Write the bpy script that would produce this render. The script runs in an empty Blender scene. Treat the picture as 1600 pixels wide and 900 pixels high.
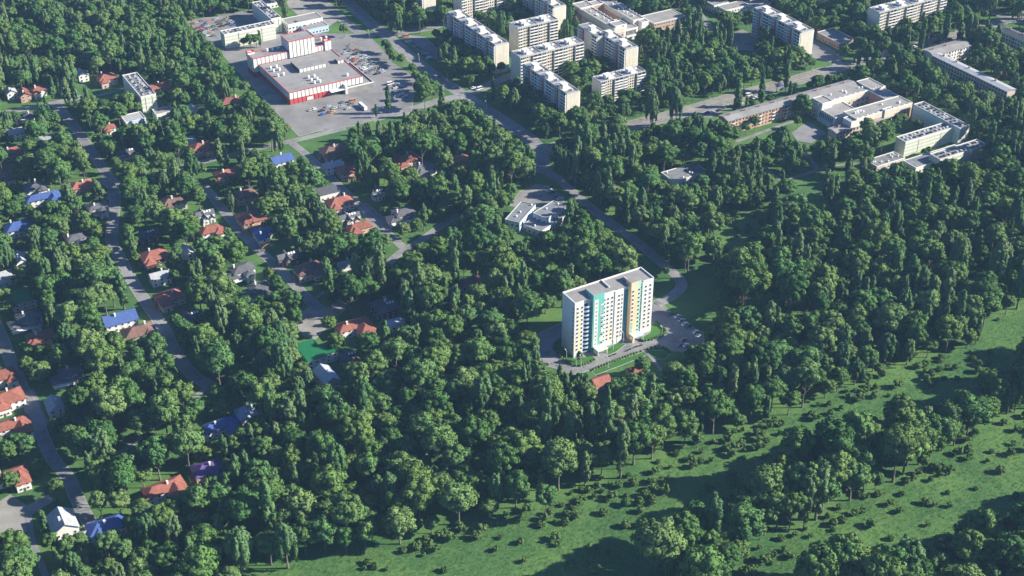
import bpy, math, random
import numpy as np
from mathutils import Vector, Matrix
rnd = random.Random(7)
R = math.radians
S = bpy.context.scene
C = S.collection

# ------------------------------------------------------------------ camera
CAM_H, PITCH, FPX = 480.0, R(32.7), 2222.0
cam = bpy.data.cameras.new('camera'); cam.lens = 50.0; cam.sensor_width = 36.0
cam.clip_start = 1.0; cam.clip_end = 9000.0
cam_o = bpy.data.objects.new('camera', cam); C.objects.link(cam_o)
cam_o.location = (0, 0, CAM_H); cam_o.rotation_euler = (math.pi/2 - PITCH, 0, 0)
S.camera = cam_o

# ------------------------------------------------------------------ sky and sun
HAZE = 0.000052
SUN_EL, SUN_AZ = 28.5, 1.5            # azimuth: degrees from +X towards +Y
sv = Vector((math.cos(R(SUN_EL))*math.cos(R(SUN_AZ)), math.cos(R(SUN_EL))*math.sin(R(SUN_AZ)), math.sin(R(SUN_EL))))
W = bpy.data.worlds.new('World'); S.world = W; W.use_nodes = True
wn = W.node_tree
sky = wn.nodes.new('ShaderNodeTexSky'); sky.sky_type = 'NISHITA'; sky.sun_disc = False
sky.sun_elevation = R(SUN_EL); sky.sun_rotation = R(90 - SUN_AZ)
sky.air_density = 1.0; sky.dust_density = 0.6; sky.ozone_density = 4.0
bg = wn.nodes['Background']; bg.inputs[1].default_value = 0.05
tint = wn.nodes.new('ShaderNodeVectorMath'); tint.operation = 'MULTIPLY'; tint.inputs[1].default_value = (.78, .96, 1.30)
wn.links.new(sky.outputs[0], tint.inputs[0]); wn.links.new(tint.outputs[0], bg.inputs[0])
sl = bpy.data.lights.new('sun', 'SUN'); sl.energy = 4.9; sl.angle = R(0.5); sl.color = (1.0, 0.92, 0.76)
so = bpy.data.objects.new('sun', sl); C.objects.link(so)
so.rotation_euler = sv.to_track_quat('Z', 'Y').to_euler(); so.location = (600, 800, 900)
S.view_settings.view_transform = 'Standard'; S.view_settings.look = 'None'
S.view_settings.exposure = 1.33; S.view_settings.gamma = 1.0
S.cycles.max_bounces = 6; S.cycles.diffuse_bounces = 3; S.cycles.glossy_bounces = 2
S.cycles.transmission_bounces = 3; S.cycles.transparent_max_bounces = 6; S.cycles.volume_bounces = 1
S.cycles.use_denoising = True

# ------------------------------------------------------------------ geometry of the view: photo pixel -> place at height z
CP, SP = math.cos(PITCH), math.sin(PITCH)
def G(px, py, z=0.0):
    u = (px-800)/FPX; v = (py-450)/FPX
    d = Vector((u, CP - v*SP, -SP - v*CP)); k = (CAM_H - z)/-d.z
    return Vector((d.x*k, d.y*k, z))
def PX(X, Y, Z):                       # numpy friendly inverse
    dz = Z - CAM_H
    zc = Y*CP - dz*SP; yc = Y*SP + dz*CP
    return 800 + FPX*X/zc, 450 - FPX*yc/zc
GA = R(30.2); E1 = Vector((math.cos(GA), math.sin(GA), 0)); E2 = Vector((-math.sin(GA), math.cos(GA), 0))
def st(px, py, z=0.0):
    p = G(px, py, z); return p.dot(E1), p.dot(E2)
def rect(z, *pts):                     # bounds in street-grid coordinates from roof corners seen at height z
    a = [st(x, y, z) for x, y in pts]
    return min(p[0] for p in a), max(p[0] for p in a), min(p[1] for p in a), max(p[1] for p in a)
def wp(s, t, z=0.0):
    p = E1*s + E2*t; return Vector((p.x, p.y, z))

# ------------------------------------------------------------------ masks that keep trees off roads and houses
MX0, MY0, MW, MH, MS = -300, -160, 1150, 700, 2.0
vis = np.zeros((MH, MW), np.float32)   # things the wood must not hide
gnd = np.zeros((MH, MW), bool)         # ground no trunk stands on
def fill(mask, poly, val):
    P = (np.array([(p[0], p[1]) for p in poly], float) - (MX0, MY0))/MS
    x0, y0 = np.floor(P.min(0)).astype(int); x1, y1 = np.ceil(P.max(0)).astype(int)
    x0 = max(x0, 0); y0 = max(y0, 0); x1 = min(x1, MW-1); y1 = min(y1, MH-1)
    if x1 < x0 or y1 < y0: return
    yy, xx = np.mgrid[y0:y1+1, x0:x1+1]; xx = xx + .0; yy = yy + .0
    ins = np.zeros(xx.shape, bool); n = len(P)
    for i in range(n):
        ax, ay = P[i]; bx, by = P[(i+1) % n]
        if ay == by: continue
        c = ((ay > yy) != (by > yy)) & (xx < (bx-ax)*(yy-ay)/(by-ay) + ax)
        ins ^= c
    sub = mask[y0:y1+1, x0:x1+1]
    sub[ins] = val
def hull(pts):
    pts = sorted(set((round(p[0], 2), round(p[1], 2)) for p in pts))
    def half(ps):
        h = []
        for p in ps:
            while len(h) > 1 and (h[-1][0]-h[-2][0])*(p[1]-h[-2][1]) - (h[-1][1]-h[-2][1])*(p[0]-h[-2][0]) <= 0: h.pop()
            h.append(p)
        return h
    return half(pts)[:-1] + half(pts[::-1])[:-1]
def keep_box(M, x0, x1, y0, y1, z0, z1, grow=2.5, val=1.0):
    """M: world matrix of a thing; keeps its box in sight and its footprint free of trunks"""
    pts = [M @ Vector((x, y, z)) for x in (x0, x1) for y in (y0, y1) for z in (z0, z1)]
    fill(vis, hull([PX(*p) for p in pts]), val)
    ft = [M @ Vector((x, y, 0)) for x, y in ((x0-grow, y0-grow), (x1+grow, y0-grow), (x1+grow, y1+grow), (x0-grow, y1+grow))]
    fill(gnd, [PX(*p) for p in ft], True)

# ------------------------------------------------------------------ mesh helper
class MB:
    def __init__(s): s.v = []; s.f = []; s.m = []; s.mi = 0
    def face(s, *ps):
        n = len(s.v); s.v += [tuple(p) for p in ps]; s.f.append(tuple(range(n, n+len(ps)))); s.m.append(s.mi); return s
    def prism(s, poly, z0, z1, bottom=False):
        n = len(s.v); k = len(poly)
        s.v += [(p[0], p[1], z0) for p in poly] + [(p[0], p[1], z1) for p in poly]
        for i in range(k):
            j = (i+1) % k; s.f.append((n+i, n+j, n+k+j, n+k+i)); s.m.append(s.mi)
        s.f.append(tuple(n+k+i for i in range(k))); s.m.append(s.mi)
        if bottom: s.f.append(tuple(n+i for i in reversed(range(k)))); s.m.append(s.mi)
        return s
    def box(s, x0, x1, y0, y1, z0, z1, bottom=True):
        return s.prism([(x0, y0), (x1, y0), (x1, y1), (x0, y1)], z0, z1, bottom)
    def cyl(s, cx, cy, r, z0, z1, n=10, r1=None):
        r1 = r if r1 is None else r1; b = len(s.v)
        for q, z in ((r, z0), (r1, z1)):
            s.v += [(cx+q*math.cos(2*math.pi*i/n), cy+q*math.sin(2*math.pi*i/n), z) for i in range(n)]
        for i in range(n):
            j = (i+1) % n; s.f.append((b+i, b+j, b+n+j, b+n+i)); s.m.append(s.mi)
        s.f.append(tuple(b+n+i for i in range(n))); s.m.append(s.mi); return s
    def tube(s, p, q, r0, r1, n=6):
        p, q = Vector(p), Vector(q); d = (q-p).normalized()
        a = d.orthogonal().normalized(); c = d.cross(a); b = len(s.v)
        for o, r in ((p, r0), (q, r1)):
            for i in range(n):
                t = 2*math.pi*i/n; s.v.append(tuple(o + a*(r*math.cos(t)) + c*(r*math.sin(t))))
        for i in range(n):
            j = (i+1) % n; s.f.append((b+i, b+j, b+n+j, b+n+i)); s.m.append(s.mi)
        s.f.append(tuple(b+n+i for i in range(n))); s.m.append(s.mi); return s
    def parapet(s, x0, x1, y0, y1, z0, z1, w=.4):
        s.box(x0, x1, y0, y0+w, z0, z1); s.box(x0, x1, y1-w, y1, z0, z1)
        s.box(x0, x0+w, y0+w, y1-w, z0, z1); s.box(x1-w, x1, y0+w, y1-w, z0, z1); return s
    def mesh(s, name, *mats, smooth=False):
        me = bpy.data.meshes.new(name); me.from_pydata(s.v, [], s.f)
        for m in mats: me.materials.append(m)
        if len(mats) > 1: me.polygons.foreach_set('material_index', s.m)
        if smooth: me.polygons.foreach_set('use_smooth', [True]*len(s.f))
        me.validate(); me.update(); return me
    def build(s, name, mat, parent=None, smooth=False, **kw):
        mats = mat if isinstance(mat, (list, tuple)) else [mat]
        return link(name, s.mesh(name, *mats, smooth=smooth), parent, **kw)
def link(name, me, parent=None, loc=None, rz=0.0, kind=None):
    o = bpy.data.objects.new(name, me); C.objects.link(o)
    if parent is not None: o.parent = parent
    if loc is not None: o.location = loc
    if rz: o.rotation_euler = (0, 0, rz)
    if kind: o['kind'] = kind
    return o
def tag(o, label, cat, group=None):
    o['label'] = label; o['category'] = cat
    if group: o['group'] = group
    return o
def thing(name, label, cat, loc, rz=0.0, group=None):
    o = bpy.data.objects.new(name, None); C.objects.link(o); o.empty_display_size = 2
    o.location = loc; o.rotation_euler = (0, 0, rz); return tag(o, label, cat, group)
def Mx(loc, rz): return Matrix.Translation(Vector(loc)) @ Matrix.Rotation(rz, 4, 'Z')
def structure(o): o['kind'] = 'structure'; return o

# ------------------------------------------------------------------ materials
def mat(name, col, rough=.8, var=.18, scale=.35, fine=6.0, fvar=.12, bump=0.0, spec=.3, metal=0.0, stain=None, rand=0.0, stretch=(1, 1, 1)):
    m = bpy.data.materials.new(name); m.use_nodes = True; t = m.node_tree; n = t.nodes; L = t.links
    b = n['Principled BSDF']; b.inputs['Roughness'].default_value = rough; b.inputs['Metallic'].default_value = metal
    b.inputs['Specular IOR Level'].default_value = spec
    tc = n.new('ShaderNodeTexCoord'); mp = n.new('ShaderNodeMapping'); mp.inputs['Scale'].default_value = stretch
    L.new(tc.outputs['Object'], mp.inputs['Vector'])
    a = n.new('ShaderNodeTexNoise'); a.inputs['Scale'].default_value = scale; a.inputs['Detail'].default_value = 4
    f = n.new('ShaderNodeTexNoise'); f.inputs['Scale'].default_value = fine; f.inputs['Detail'].default_value = 2
    L.new(mp.outputs[0], a.inputs[0]); L.new(mp.outputs[0], f.inputs[0])
    def rng(src, amt):
        r = n.new('ShaderNodeMapRange'); r.inputs['From Min'].default_value = .3; r.inputs['From Max'].default_value = .7
        r.inputs['To Min'].default_value = 1-amt; r.inputs['To Max'].default_value = 1+amt; L.new(src, r.inputs['Value']); return r.outputs[0]
    mu = n.new('ShaderNodeMath'); mu.operation = 'MULTIPLY'
    L.new(rng(a.outputs['Fac'], var), mu.inputs[0]); L.new(rng(f.outputs['Fac'], fvar), mu.inputs[1]); val = mu.outputs[0]
    if rand:
        oi = n.new('ShaderNodeObjectInfo'); r = n.new('ShaderNodeMapRange')
        r.inputs['To Min'].default_value = 1-rand; r.inputs['To Max'].default_value = 1+rand; L.new(oi.outputs['Random'], r.inputs['Value'])
        m3 = n.new('ShaderNodeMath'); m3.operation = 'MULTIPLY'; L.new(val, m3.inputs[0]); L.new(r.outputs[0], m3.inputs[1]); val = m3.outputs[0]
    mix = n.new('ShaderNodeVectorMath'); mix.operation = 'SCALE'; mix.inputs[0].default_value = col[:3]
    L.new(val, mix.inputs['Scale']); out = mix.outputs[0]
    if stain:
        s2 = n.new('ShaderNodeTexNoise'); s2.inputs['Scale'].default_value = stain[1]; s2.inputs['Detail'].default_value = 5; s2.inputs['Roughness'].default_value = .65
        L.new(mp.outputs[0], s2.inputs[0]); cr = n.new('ShaderNodeMapRange')
        cr.inputs['From Min'].default_value = stain[2]; cr.inputs['From Max'].default_value = stain[2]+.12; L.new(s2.outputs['Fac'], cr.inputs['Value'])
        mc = n.new('ShaderNodeMix'); mc.data_type = 'RGBA'; mc.inputs[7].default_value = (*stain[0], 1)
        L.new(cr.outputs[0], mc.inputs[0]); L.new(out, mc.inputs[6]); out = mc.outputs[2]
    L.new(out, b.inputs['Base Color'])
    if bump:
        bp = n.new('ShaderNodeBump'); bp.inputs['Strength'].default_value = bump; bp.inputs['Distance'].default_value = .15
        L.new(f.outputs['Fac'], bp.inputs['Height']); L.new(bp.outputs[0], b.inputs['Normal'])
    return m
def ribbed(name, col, pitch=.5, axis='X', depth=.35, rough=.55, var=.2, rand=.0, metal=0.0):
    """tile courses / standing seams / panel joints as fine relief"""
    m = mat(name, col, rough, var, .5, 5, .15, rand=rand, metal=metal); t = m.node_tree; n = t.nodes; L = t.links
    w = n.new('ShaderNodeTexWave'); w.bands_direction = axis; w.inputs['Scale'].default_value = .314/pitch; w.inputs['Distortion'].default_value = .3
    tc = n.new('ShaderNodeTexCoord'); L.new(tc.outputs['Object'], w.inputs[0])
    bp = n.new('ShaderNodeBump'); bp.inputs['Strength'].default_value = depth; bp.inputs['Distance'].default_value = .1
    L.new(w.outputs['Fac'], bp.inputs['Height']); L.new(bp.outputs[0], n['Principled BSDF'].inputs['Normal'])
    return m
def glass_mat(name, col, rough=.12):
    m = bpy.data.materials.new(name); m.use_nodes = True; n = m.node_tree.nodes; L = m.node_tree.links
    b = n['Principled BSDF']; b.inputs['Roughness'].default_value = rough; b.inputs['Specular IOR Level'].default_value = .6
    oi = n.new('ShaderNodeNewGeometry'); cr = n.new('ShaderNodeMapRange'); cr.inputs['To Min'].default_value = .6; cr.inputs['To Max'].default_value = 1.7
    L.new(oi.outputs['Random Per Island'], cr.inputs['Value'])
    v = n.new('ShaderNodeVectorMath'); v.operation = 'SCALE'; v.inputs[0].default_value = col; L.new(cr.outputs[0], v.inputs['Scale'])
    L.new(v.outputs[0], b.inputs['Base Color']); return m
M = {}
M['asphalt'] = mat('asphalt', (.20, .20, .208), .85, .24, .06, 1.6, .16, stain=((.135, .138, .15), .11, .54))
M['lot'] = mat('lot_asphalt', (.20, .197, .198), .85, .22, .05, 1.2, .16, stain=((.14, .142, .15), .08, .54))
M['concrete'] = mat('concrete', (.24, .235, .225), .85, .2, .12, 2.0, .12, stain=((.17, .17, .165), .2, .6))
M['kerb'] = mat('kerb', (.33, .33, .32), .85)
M['paint'] = mat('road_paint', (.42, .42, .41), .7, .35, .8, 3, .25)
M['white'] = mat('white_render', (.64, .635, .62), .8, .06, .25, 3, .05)
M['white_metal'] = mat('white_metal', (.74, .75, .76), .5, .08)
M['cream'] = mat('cream_panel', (.58, .54, .45), .85, .08, .2, 2, .06, stain=((.56, .50, .40), .12, .64))
M['parapet'] = mat('block_parapet', (.40, .41, .42), .85, .12, .2, 2, .08)
M['greywall'] = mat('grey_panel', (.56, .57, .57), .85, .1, .2, 2, .07)
M['roof_grey'] = mat('bitumen_roof', (.235, .23, .23), .9, .14, .1, 1.5, .1, stain=((.175, .175, .18), .13, .56))
M['roof_pale'] = mat('pale_flat_roof', (.25, .245, .24), .9, .16, .12, 1.5, .12, stain=((.24, .24, .24), .15, .56))
M['avenue'] = mat('avenue_asphalt', (.205, .195, .18), .85, .2, .07, 1.6, .14, stain=((.15, .147, .14), .1, .54))
M['roof_blue'] = mat('block_roof', (.175, .19, .215), .85, .18, .2, 2, .12, stain=((.18, .2, .22), .2, .58))
M['roof_dark'] = mat('dark_flat_roof', (.17, .18, .2), .9, .3, .3, 2, .2)
M['slate'] = ribbed('slate_tiles', (.095, .10, .115), .45, 'Z', .5, .7, .25)
M['red_tile'] = ribbed('red_tiles', (.235, .088, .066), .4, 'Z', .5, .75, .22, rand=.18)
M['brown_tile'] = ribbed('brown_tiles', (.15, .088, .075), .4, 'Z', .5, .75, .22, rand=.12)
M['blue_metal'] = ribbed('blue_metal', (.05, .095, .27), .6, 'X', .5, .65, .15)
M['green_metal'] = ribbed('green_metal', (.014, .15, .055), .6, 'X', .5, .5, .12, metal=.1)
M['violet_tile'] = ribbed('violet_tiles', (.10, .06, .20), .4, 'Z', .5, .7, .2)
M['pale_metal'] = ribbed('pale_metal', (.33, .35, .38), .5, 'X', .5, .65, .15)
M['lilac_metal'] = ribbed('lilac_metal', (.34, .38, .50), .5, 'X', .4, .5, .15)
M['brick'] = mat('brick_wall', (.44, .28, .205), .9, .2, .3, 4, .2, stain=((.50, .33, .23), .25, .6))
M['brick_red'] = mat('red_brick_wall', (.36, .22, .19), .9, .2, .3, 4, .2)
M['pinkish'] = mat('pink_brick_wall', (.50, .42, .38), .9, .12, .3, 4, .15)
M['timber'] = mat('dark_timber', (.09, .06, .045), .8, .25, .5, 6, .2)
M['stripe'] = mat('stair_stripe', (.30, .10, .10), .85, .15)
M['red_panel'] = mat('red_panel', (.46, .065, .065), .6, .1)
M['glass'] = glass_mat('window_glass', (.035, .045, .055))
M['glass_brown'] = glass_mat('brown_glass', (.05, .042, .038))  # brownish panes for the windows and balconies of blocks and rows
M['glass_teal'] = glass_mat('teal_glass', (.03, .19, .26), .2)
M['teal'] = mat('teal_render', (.14, .42, .37), .8, .06)
M['orange'] = mat('apricot_render', (.70, .53, .34), .8, .06)
M['green'] = mat('pale_green_render', (.32, .62, .46), .8, .06)
M['yellow'] = mat('yellow_render', (.80, .66, .36), .8, .06)
M['dark'] = mat('dark_metal', (.03, .03, .035), .6)
M['wood'] = mat('wood', (.23, .16, .10), .8)
M['tyre'] = mat('tyre', (.02, .02, .02), .9)
M['mint'] = mat('mint_panel', (.60, .64, .56), .6, .08)
M['skywall'] = mat('pale_blue_render', (.58, .64, .68), .8, .06)
M['skyblue'] = mat('pale_blue_panel', (.42, .55, .70), .7, .06)

# ================================================================== GROUND, ROADS, LOTS
def grass_material(name, c1, c2, c3):
    m = bpy.data.materials.new(name); m.use_nodes = True; t = m.node_tree; n = t.nodes; L = t.links
    b = n['Principled BSDF']; b.inputs['Roughness'].default_value = .9; b.inputs['Specular IOR Level'].default_value = .1
    tc = n.new('ShaderNodeTexCoord')
    def noise(sc, det, ro=.6):
        a = n.new('ShaderNodeTexNoise'); a.inputs['Scale'].default_value = sc; a.inputs['Detail'].default_value = det; a.inputs['Roughness'].default_value = ro
        L.new(tc.outputs['Object'], a.inputs[0]); return a.outputs['Fac']
    def mixc(fac, a, bcol, lo, hi):
        r = n.new('ShaderNodeMapRange'); r.inputs['From Min'].default_value = lo; r.inputs['From Max'].default_value = hi; L.new(fac, r.inputs['Value'])
        x = n.new('ShaderNodeMix'); x.data_type = 'RGBA'; L.new(r.outputs[0], x.inputs[0])
        for i, c in ((6, a), (7, bcol)):
            if isinstance(c, tuple): x.inputs[i].default_value = (*c, 1)
            else: L.new(c, x.inputs[i])
        return x.outputs[2]
    col = mixc(noise(.028, 6, .62), c1, c2, .38, .62)
    col = mixc(noise(.55, 5, .75), col, c3, .50, .80)
    col = mixc(noise(2.2, 3, .8), col, tuple(v*.45 for v in c1), .55, .85)
    L.new(col, b.inputs['Base Color'])
    f = noise(1.3, 4, .75)
    bp = n.new('ShaderNodeBump'); bp.inputs['Strength'].default_value = .7; bp.inputs['Distance'].default_value = .35
    L.new(f, bp.inputs['Height']); L.new(bp.outputs[0], b.inputs['Normal']); return m
M['grass'] = grass_material('grass', (.040, .112, .036), (.090, .178, .050), (.175, .225, .085))
M['lawn'] = grass_material('lawn', (.036, .125, .03), (.055, .15, .035), (.085, .17, .042))
ground = structure(MB().face((-2600, -1200, 0), (2600, -1200, 0), (2600, 3600, 0), (-2600, 3600, 0)).build('ground', M['grass']))

def smooth_line(P, it=2):
    for _ in range(it):
        Q = [P[0]]
        for a, b in zip(P, P[1:]): Q += [a*.75 + b*.25, a*.25 + b*.75]
        P = Q + [P[-1]]
    return P
zlev = [0.03]
def ribbon(P, w):
    L_, R_ = [], []
    for i, p in enumerate(P):
        d = (P[min(i+1, len(P)-1)] - P[max(i-1, 0)]).normalized(); nn = Vector((-d.y, d.x, 0))
        L_.append(p + nn*(w/2)); R_.append(p - nn*(w/2))
    return L_, R_
def road(name, pts, w, keep=True, line=None, surf='asphalt', kerb=True, vw=None, smooth=True):
    P = [G(x, y) for x, y in pts]
    if smooth: P = smooth_line(P)
    z = zlev[0]; zlev[0] += .005
    Lf, Rt = ribbon(P, w); b = MB()
    for i in range(len(P)-1):
        b.face((*Rt[i].xy, z), (*Rt[i+1].xy, z), (*Lf[i+1].xy, z), (*Lf[i].xy, z))
    o = structure(b.build(name, M[surf]))
    if kerb:
        k = MB()
        for sgn, E in ((1, ribbon(P, w+.02)[0]), (-1, ribbon(P, w+.02)[1])):
            F = ribbon(P, w+.62)[0 if sgn > 0 else 1]
            for i in range(len(P)-1):
                q = [E[i], E[i+1], F[i+1], F[i]]
                if sgn > 0: q = q[::-1]
                q = q[::-1] if (q[1]-q[0]).cross(q[2]-q[1]).z < 0 else q
                k.prism([(v.x, v.y) for v in q], .0, .14)
        k.build('kerb', M['kerb'], o)
    if line:
        m = MB(); tot = 0.0; zz = z + .012
        for off, dash, lw in line:
            A = ribbon(P, 2*abs(off))[0 if off >= 0 else 1] if off else P
            acc = 0.0
            for i in range(len(A)-1):
                d = A[i+1]-A[i]; ln = d.length
                if ln < .01: continue
                d.normalize(); nn = Vector((-d.y, d.x, 0))*(lw/2); u = 0.0
                while u < ln:
                    e = min(ln, u + (dash if dash else ln))
                    if not dash or int((acc+u)/dash) % 2 == 0:
                        p0, p1 = A[i]+d*u, A[i]+d*e
                        m.face((*(p0-nn).xy, zz), (*(p1-nn).xy, zz), (*(p1+nn).xy, zz), (*(p0+nn).xy, zz))
                    u = e
                acc += ln
        m.build('lane_marking', M['paint'], o)
    # masks
    A, B = ribbon(P, w+2.4)
    for i in range(len(P)-1):
        fill(gnd, [PX(*q) for q in (A[i], A[i+1], B[i+1], B[i])], True)
    if keep:
        A, B = ribbon(P, vw or w)
        for i in range(len(P)-1):
            fill(vis, [PX(*q) for q in (A[i], A[i+1], B[i+1], B[i])], 1.7 if keep is True else keep)
    return o
def sheet(name, pts, surf, keep=True, kerb=False, z=None, kind=True):
    P = [G(x, y) for x, y in pts]
    if sum(a.x*b.y-a.y*b.x for a, b in zip(P, P[1:]+P[:1])) < 0: P.reverse()
    if z is None: z = zlev[0]; zlev[0] += .005
    b = MB(); b.face(*[(p.x, p.y, z) for p in P]); o = structure(b.build(name, M[surf]))
    if kerb:
        k = MB(); n = len(P)
        for i in range(n):
            p, q = P[i], P[(i+1) % n]; d = (q-p).normalized(); nn = Vector((d.y, -d.x, 0))
            k.prism([(p+nn*.02).xy, (p+nn*.34).xy, (q+nn*.34).xy, (q+nn*.02).xy], 0, .14+.002*(i % 3))
        k.build('kerb', M['kerb'], o)
    fill(gnd, pts, True)
    if keep: fill(vis, pts, keep if keep is not True else 1.0)
    return o

# --- paved lots
sheet('parking_lot', [(291, 33), (345, 24), (398, 15), (430, 20), (450, 45), (500, 52), (575, 54), (592, 72), (612, 97), (648, 121), (646, 150), (642, 178), (590, 186), (545, 198), (492, 206), (467, 213), (427, 170), (340, 77)], 'lot', .8, True)
sheet('parking_lot', [(618, 53), (664, 58), (683, 76), (682, 92), (672, 92)], 'lot', True, True)
sheet('plaza', [(438, 0), (482, -8), (530, 30), (508, 46), (500, 30), (466, 24)], 'concrete', True)
sheet('parking_lot', [(838, 523), (878, 505), (900, 500), (1016, 505), (1017, 474), (1030, 470), (1037, 478), (1048, 488), (1078, 507), (1100, 526), (1099, 534), (1068, 549), (1045, 548), (1010, 547), (970, 562), (925, 577), (896, 587), (878, 578), (845, 570)], 'asphalt', True, True)
sheet('parking_lot', [(796, 322), (812, 300), (838, 288), (852, 290), (882, 308), (878, 322), (850, 326)], 'lot', True, True)
sheet('school_yard', [(1237, 207), (1262, 190), (1292, 208), (1268, 224), (1245, 220)], 'asphalt', True)
sheet('parking_lot', [(1092, 184), (1094, 176), (1150, 161), (1165, 163), (1128, 174), (1110, 184)], 'lot', True)
sheet('parking_lot', [(1134, 56), (1160, 46), (1186, 60), (1178, 80), (1150, 78)], 'lot', .6)
sheet('pavement', [(1250, 66), (1285, 74), (1312, 92), (1298, 98), (1270, 90)], 'lot', .5)
sheet('driveway', [(-10, 790), (16, 772), (42, 790), (76, 772), (84, 783), (48, 805), (47, 832), (10, 828), (-20, 850)], 'concrete', True)
sheet('driveway', [(52, 607), (60, 622), (66, 640), (78, 663), (66, 668), (40, 612)], 'asphalt', True)
sheet('turning_circle', [(468, 492), (490, 474), (512, 482), (530, 468), (541, 482), (520, 498), (507, 515), (492, 530), (474, 524), (464, 508)], 'concrete', True, True)
sheet('turning_circle', [(556, 322), (572, 318), (592, 334), (612, 352), (612, 366), (600, 370), (580, 352)], 'asphalt', True, True)
sheet('plaza', [(150, 283), (176, 274), (200, 284), (186, 296), (178, 318), (165, 310), (170, 296)], 'asphalt', True)

# --- roads
AV = [(-3.2, 3.0, .25), (3.2, 3.0, .25), (0.0, 0, .3)]
road('road', [(849, 236), (900, 220), (975, 199)], 14, False, AV, 'avenue')
road('road', [(975, 199), (1060, 178), (1161, 148), (1242, 126), (1296, 110)], 15, .7, AV, 'avenue', vw=10)
road('road', [(1296, 110), (1343, 97), (1431, 73), (1532, 43), (1620, 18), (1700, -10)], 12, .55, AV, 'avenue', vw=10)
road('road', [(470, -30), (512, 10), (548, 42), (572, 57)], 9, True, [(0, 3, .2)])
road('road', [(540, 0), (572, 30), (610, 60), (650, 97), (700, 133), (742, 160), (790, 190), (842, 226), (848, 258), (840, 270)], 11, True, AV[:1]+AV[1:2], vw=9)
road('road', [(580, 187), (640, 172), (690, 156), (735, 147), (785, 122), (840, 106)], 8, True, [(0, 2.5, .2)])
road('road', [(575, 55), (622, 51), (664, 47), (700, 36), (720, 28)], 7, True)
road('road', [(-40, 184), (0, 177), (60, 167), (100, 158), (135, 150)], 6, .6)
road('road', [(84, 158), (112, 192), (133, 222), (153, 252), (174, 283), (181, 305), (177, 350), (172, 377), (190, 407), (212, 450), (252, 505), (275, 555), (300, 587), (328, 602)], 7.0, True, vw=9)
road('road', [(-20, 480), (0, 520), (15, 560), (32, 600), (50, 640), (67, 685), (82, 718), (107, 745), (121, 780), (134, 808), (150, 830)], 6.6, True, vw=9)
road('path', [(172, 720), (240, 670), (268, 648), (300, 625), (328, 602)], 3.4, .7, kerb=False, vw=6)
road('path', [(44, 800), (48, 838), (60, 870), (75, 910)], 3.2, True, kerb=False, vw=6)
road('road', [(318, 290), (336, 311), (362, 345), (402, 390), (442, 424), (480, 467), (502, 484)], 6.2, True)
road('road', [(245, 271), (300, 257), (370, 240), (417, 228), (455, 221), (500, 210), (540, 200)], 5.2, True)
road('road', [(452, 220), (497, 257), (522, 282), (552, 312), (587, 347), (630, 387)], 5.2, True)
road('road', [(606, 412), (628, 392), (648, 383), (690, 352), (720, 335)], 5.0, True)
road('road', [(840, 262), (866, 274), (892, 297), (935, 335), (985, 370), (1015, 395), (1047, 422), (1066, 440), (1064, 452), (1046, 466), (1025, 475)], 6.4, True, vw=9)
road('path', [(1150, 222), (1175, 213), (1212, 199), (1240, 190)], 3.4, True, kerb=False, vw=6)
road('path', [(1195, 262), (1206, 273), (1222, 283), (1250, 275), (1281, 265), (1266, 249), (1258, 240)], 3.6, True, kerb=False, vw=6)
road('path', [(1281, 265), (1310, 258), (1340, 256)], 3.0, True, kerb=False, vw=6)
road('road', [(1296, 111), (1313, 97), (1300, 80), (1262, 62), (1225, 55)], 6, .6)
road('road', [(1135, 62), (1112, 46), (1090, 20), (1075, -10)], 6, .6)
road('road', [(1480, -20), (1530, 10), (1560, 24), (1610, 40)], 8, .7)
road('path', [(1007, 548), (1020, 562), (1034, 580)], 2.2, True, kerb=False, vw=6)
road('path', [(488, 470), (500, 461), (514, 451)], 2.5, True, kerb=False, vw=6)
road('path', [(800, 205), (815, 215), (830, 222)], 3.0, True, kerb=False, vw=6)
road('path', [(640, 236), (660, 250), (682, 268)], 3.0, True, kerb=False, vw=6)
road('path', [(145, 152), (165, 147), (195, 140)], 4.0, True, kerb=False, vw=6)

# --- open grass that stays in sight (no trees)
def open_grass(pts, v=.7, trunks=True):
    fill(vis, pts, v)
    if trunks: fill(gnd, pts, True)
MEADOW = [(330, 930), (430, 890), (520, 868), (640, 845), (700, 824), (780, 803), (850, 792), (900, 768), (1000, 738), (1050, 706), (1120, 682), (1180, 668), (1250, 642), (1330, 604), (1400, 575), (1480, 556), (1530, 534), (1556, 496), (1620, 470), (1900, 420), (1900, 1150), (200, 1150)]
BELT = [(1000, 935), (1050, 880), (1100, 838), (1180, 792), (1240, 752), (1330, 712), (1400, 700), (1450, 672), (1520, 640), (1600, 600), (1760, 545), (1800, 580), (1640, 630), (1560, 660), (1500, 690), (1440, 738), (1400, 752), (1340, 775), (1250, 832), (1180, 858), (1130, 905), (1100, 950)]
COPSE = [(1250, 960), (1330, 905), (1400, 893), (1440, 905), (1478, 862), (1530, 850), (1580, 868), (1640, 820), (1760, 760), (1800, 1100), (1250, 1100)]
fill(vis, MEADOW, .10); fill(gnd, MEADOW, True)
for q in (BELT, COPSE): fill(gnd, q, False); fill(vis, q, 0.0)
open_grass([(1108, 345), (1140, 330), (1205, 332), (1212, 352), (1185, 385), (1150, 420), (1122, 418)], .25)
open_grass([(1236, 290), (1285, 272), (1325, 292), (1320, 326), (1262, 322)], .6)
open_grass([(1022, 424), (1045, 432), (1058, 444), (1050, 458), (1024, 466)], 1.3)
open_grass([(1072, 420), (1110, 400), (1120, 470), (1108, 520), (1080, 505), (1048, 484), (1040, 474), (1068, 462), (1078, 440)], 1.3)
open_grass([(812, 505), (876, 486), (878, 505), (838, 522), (822, 518)], .8)
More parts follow.
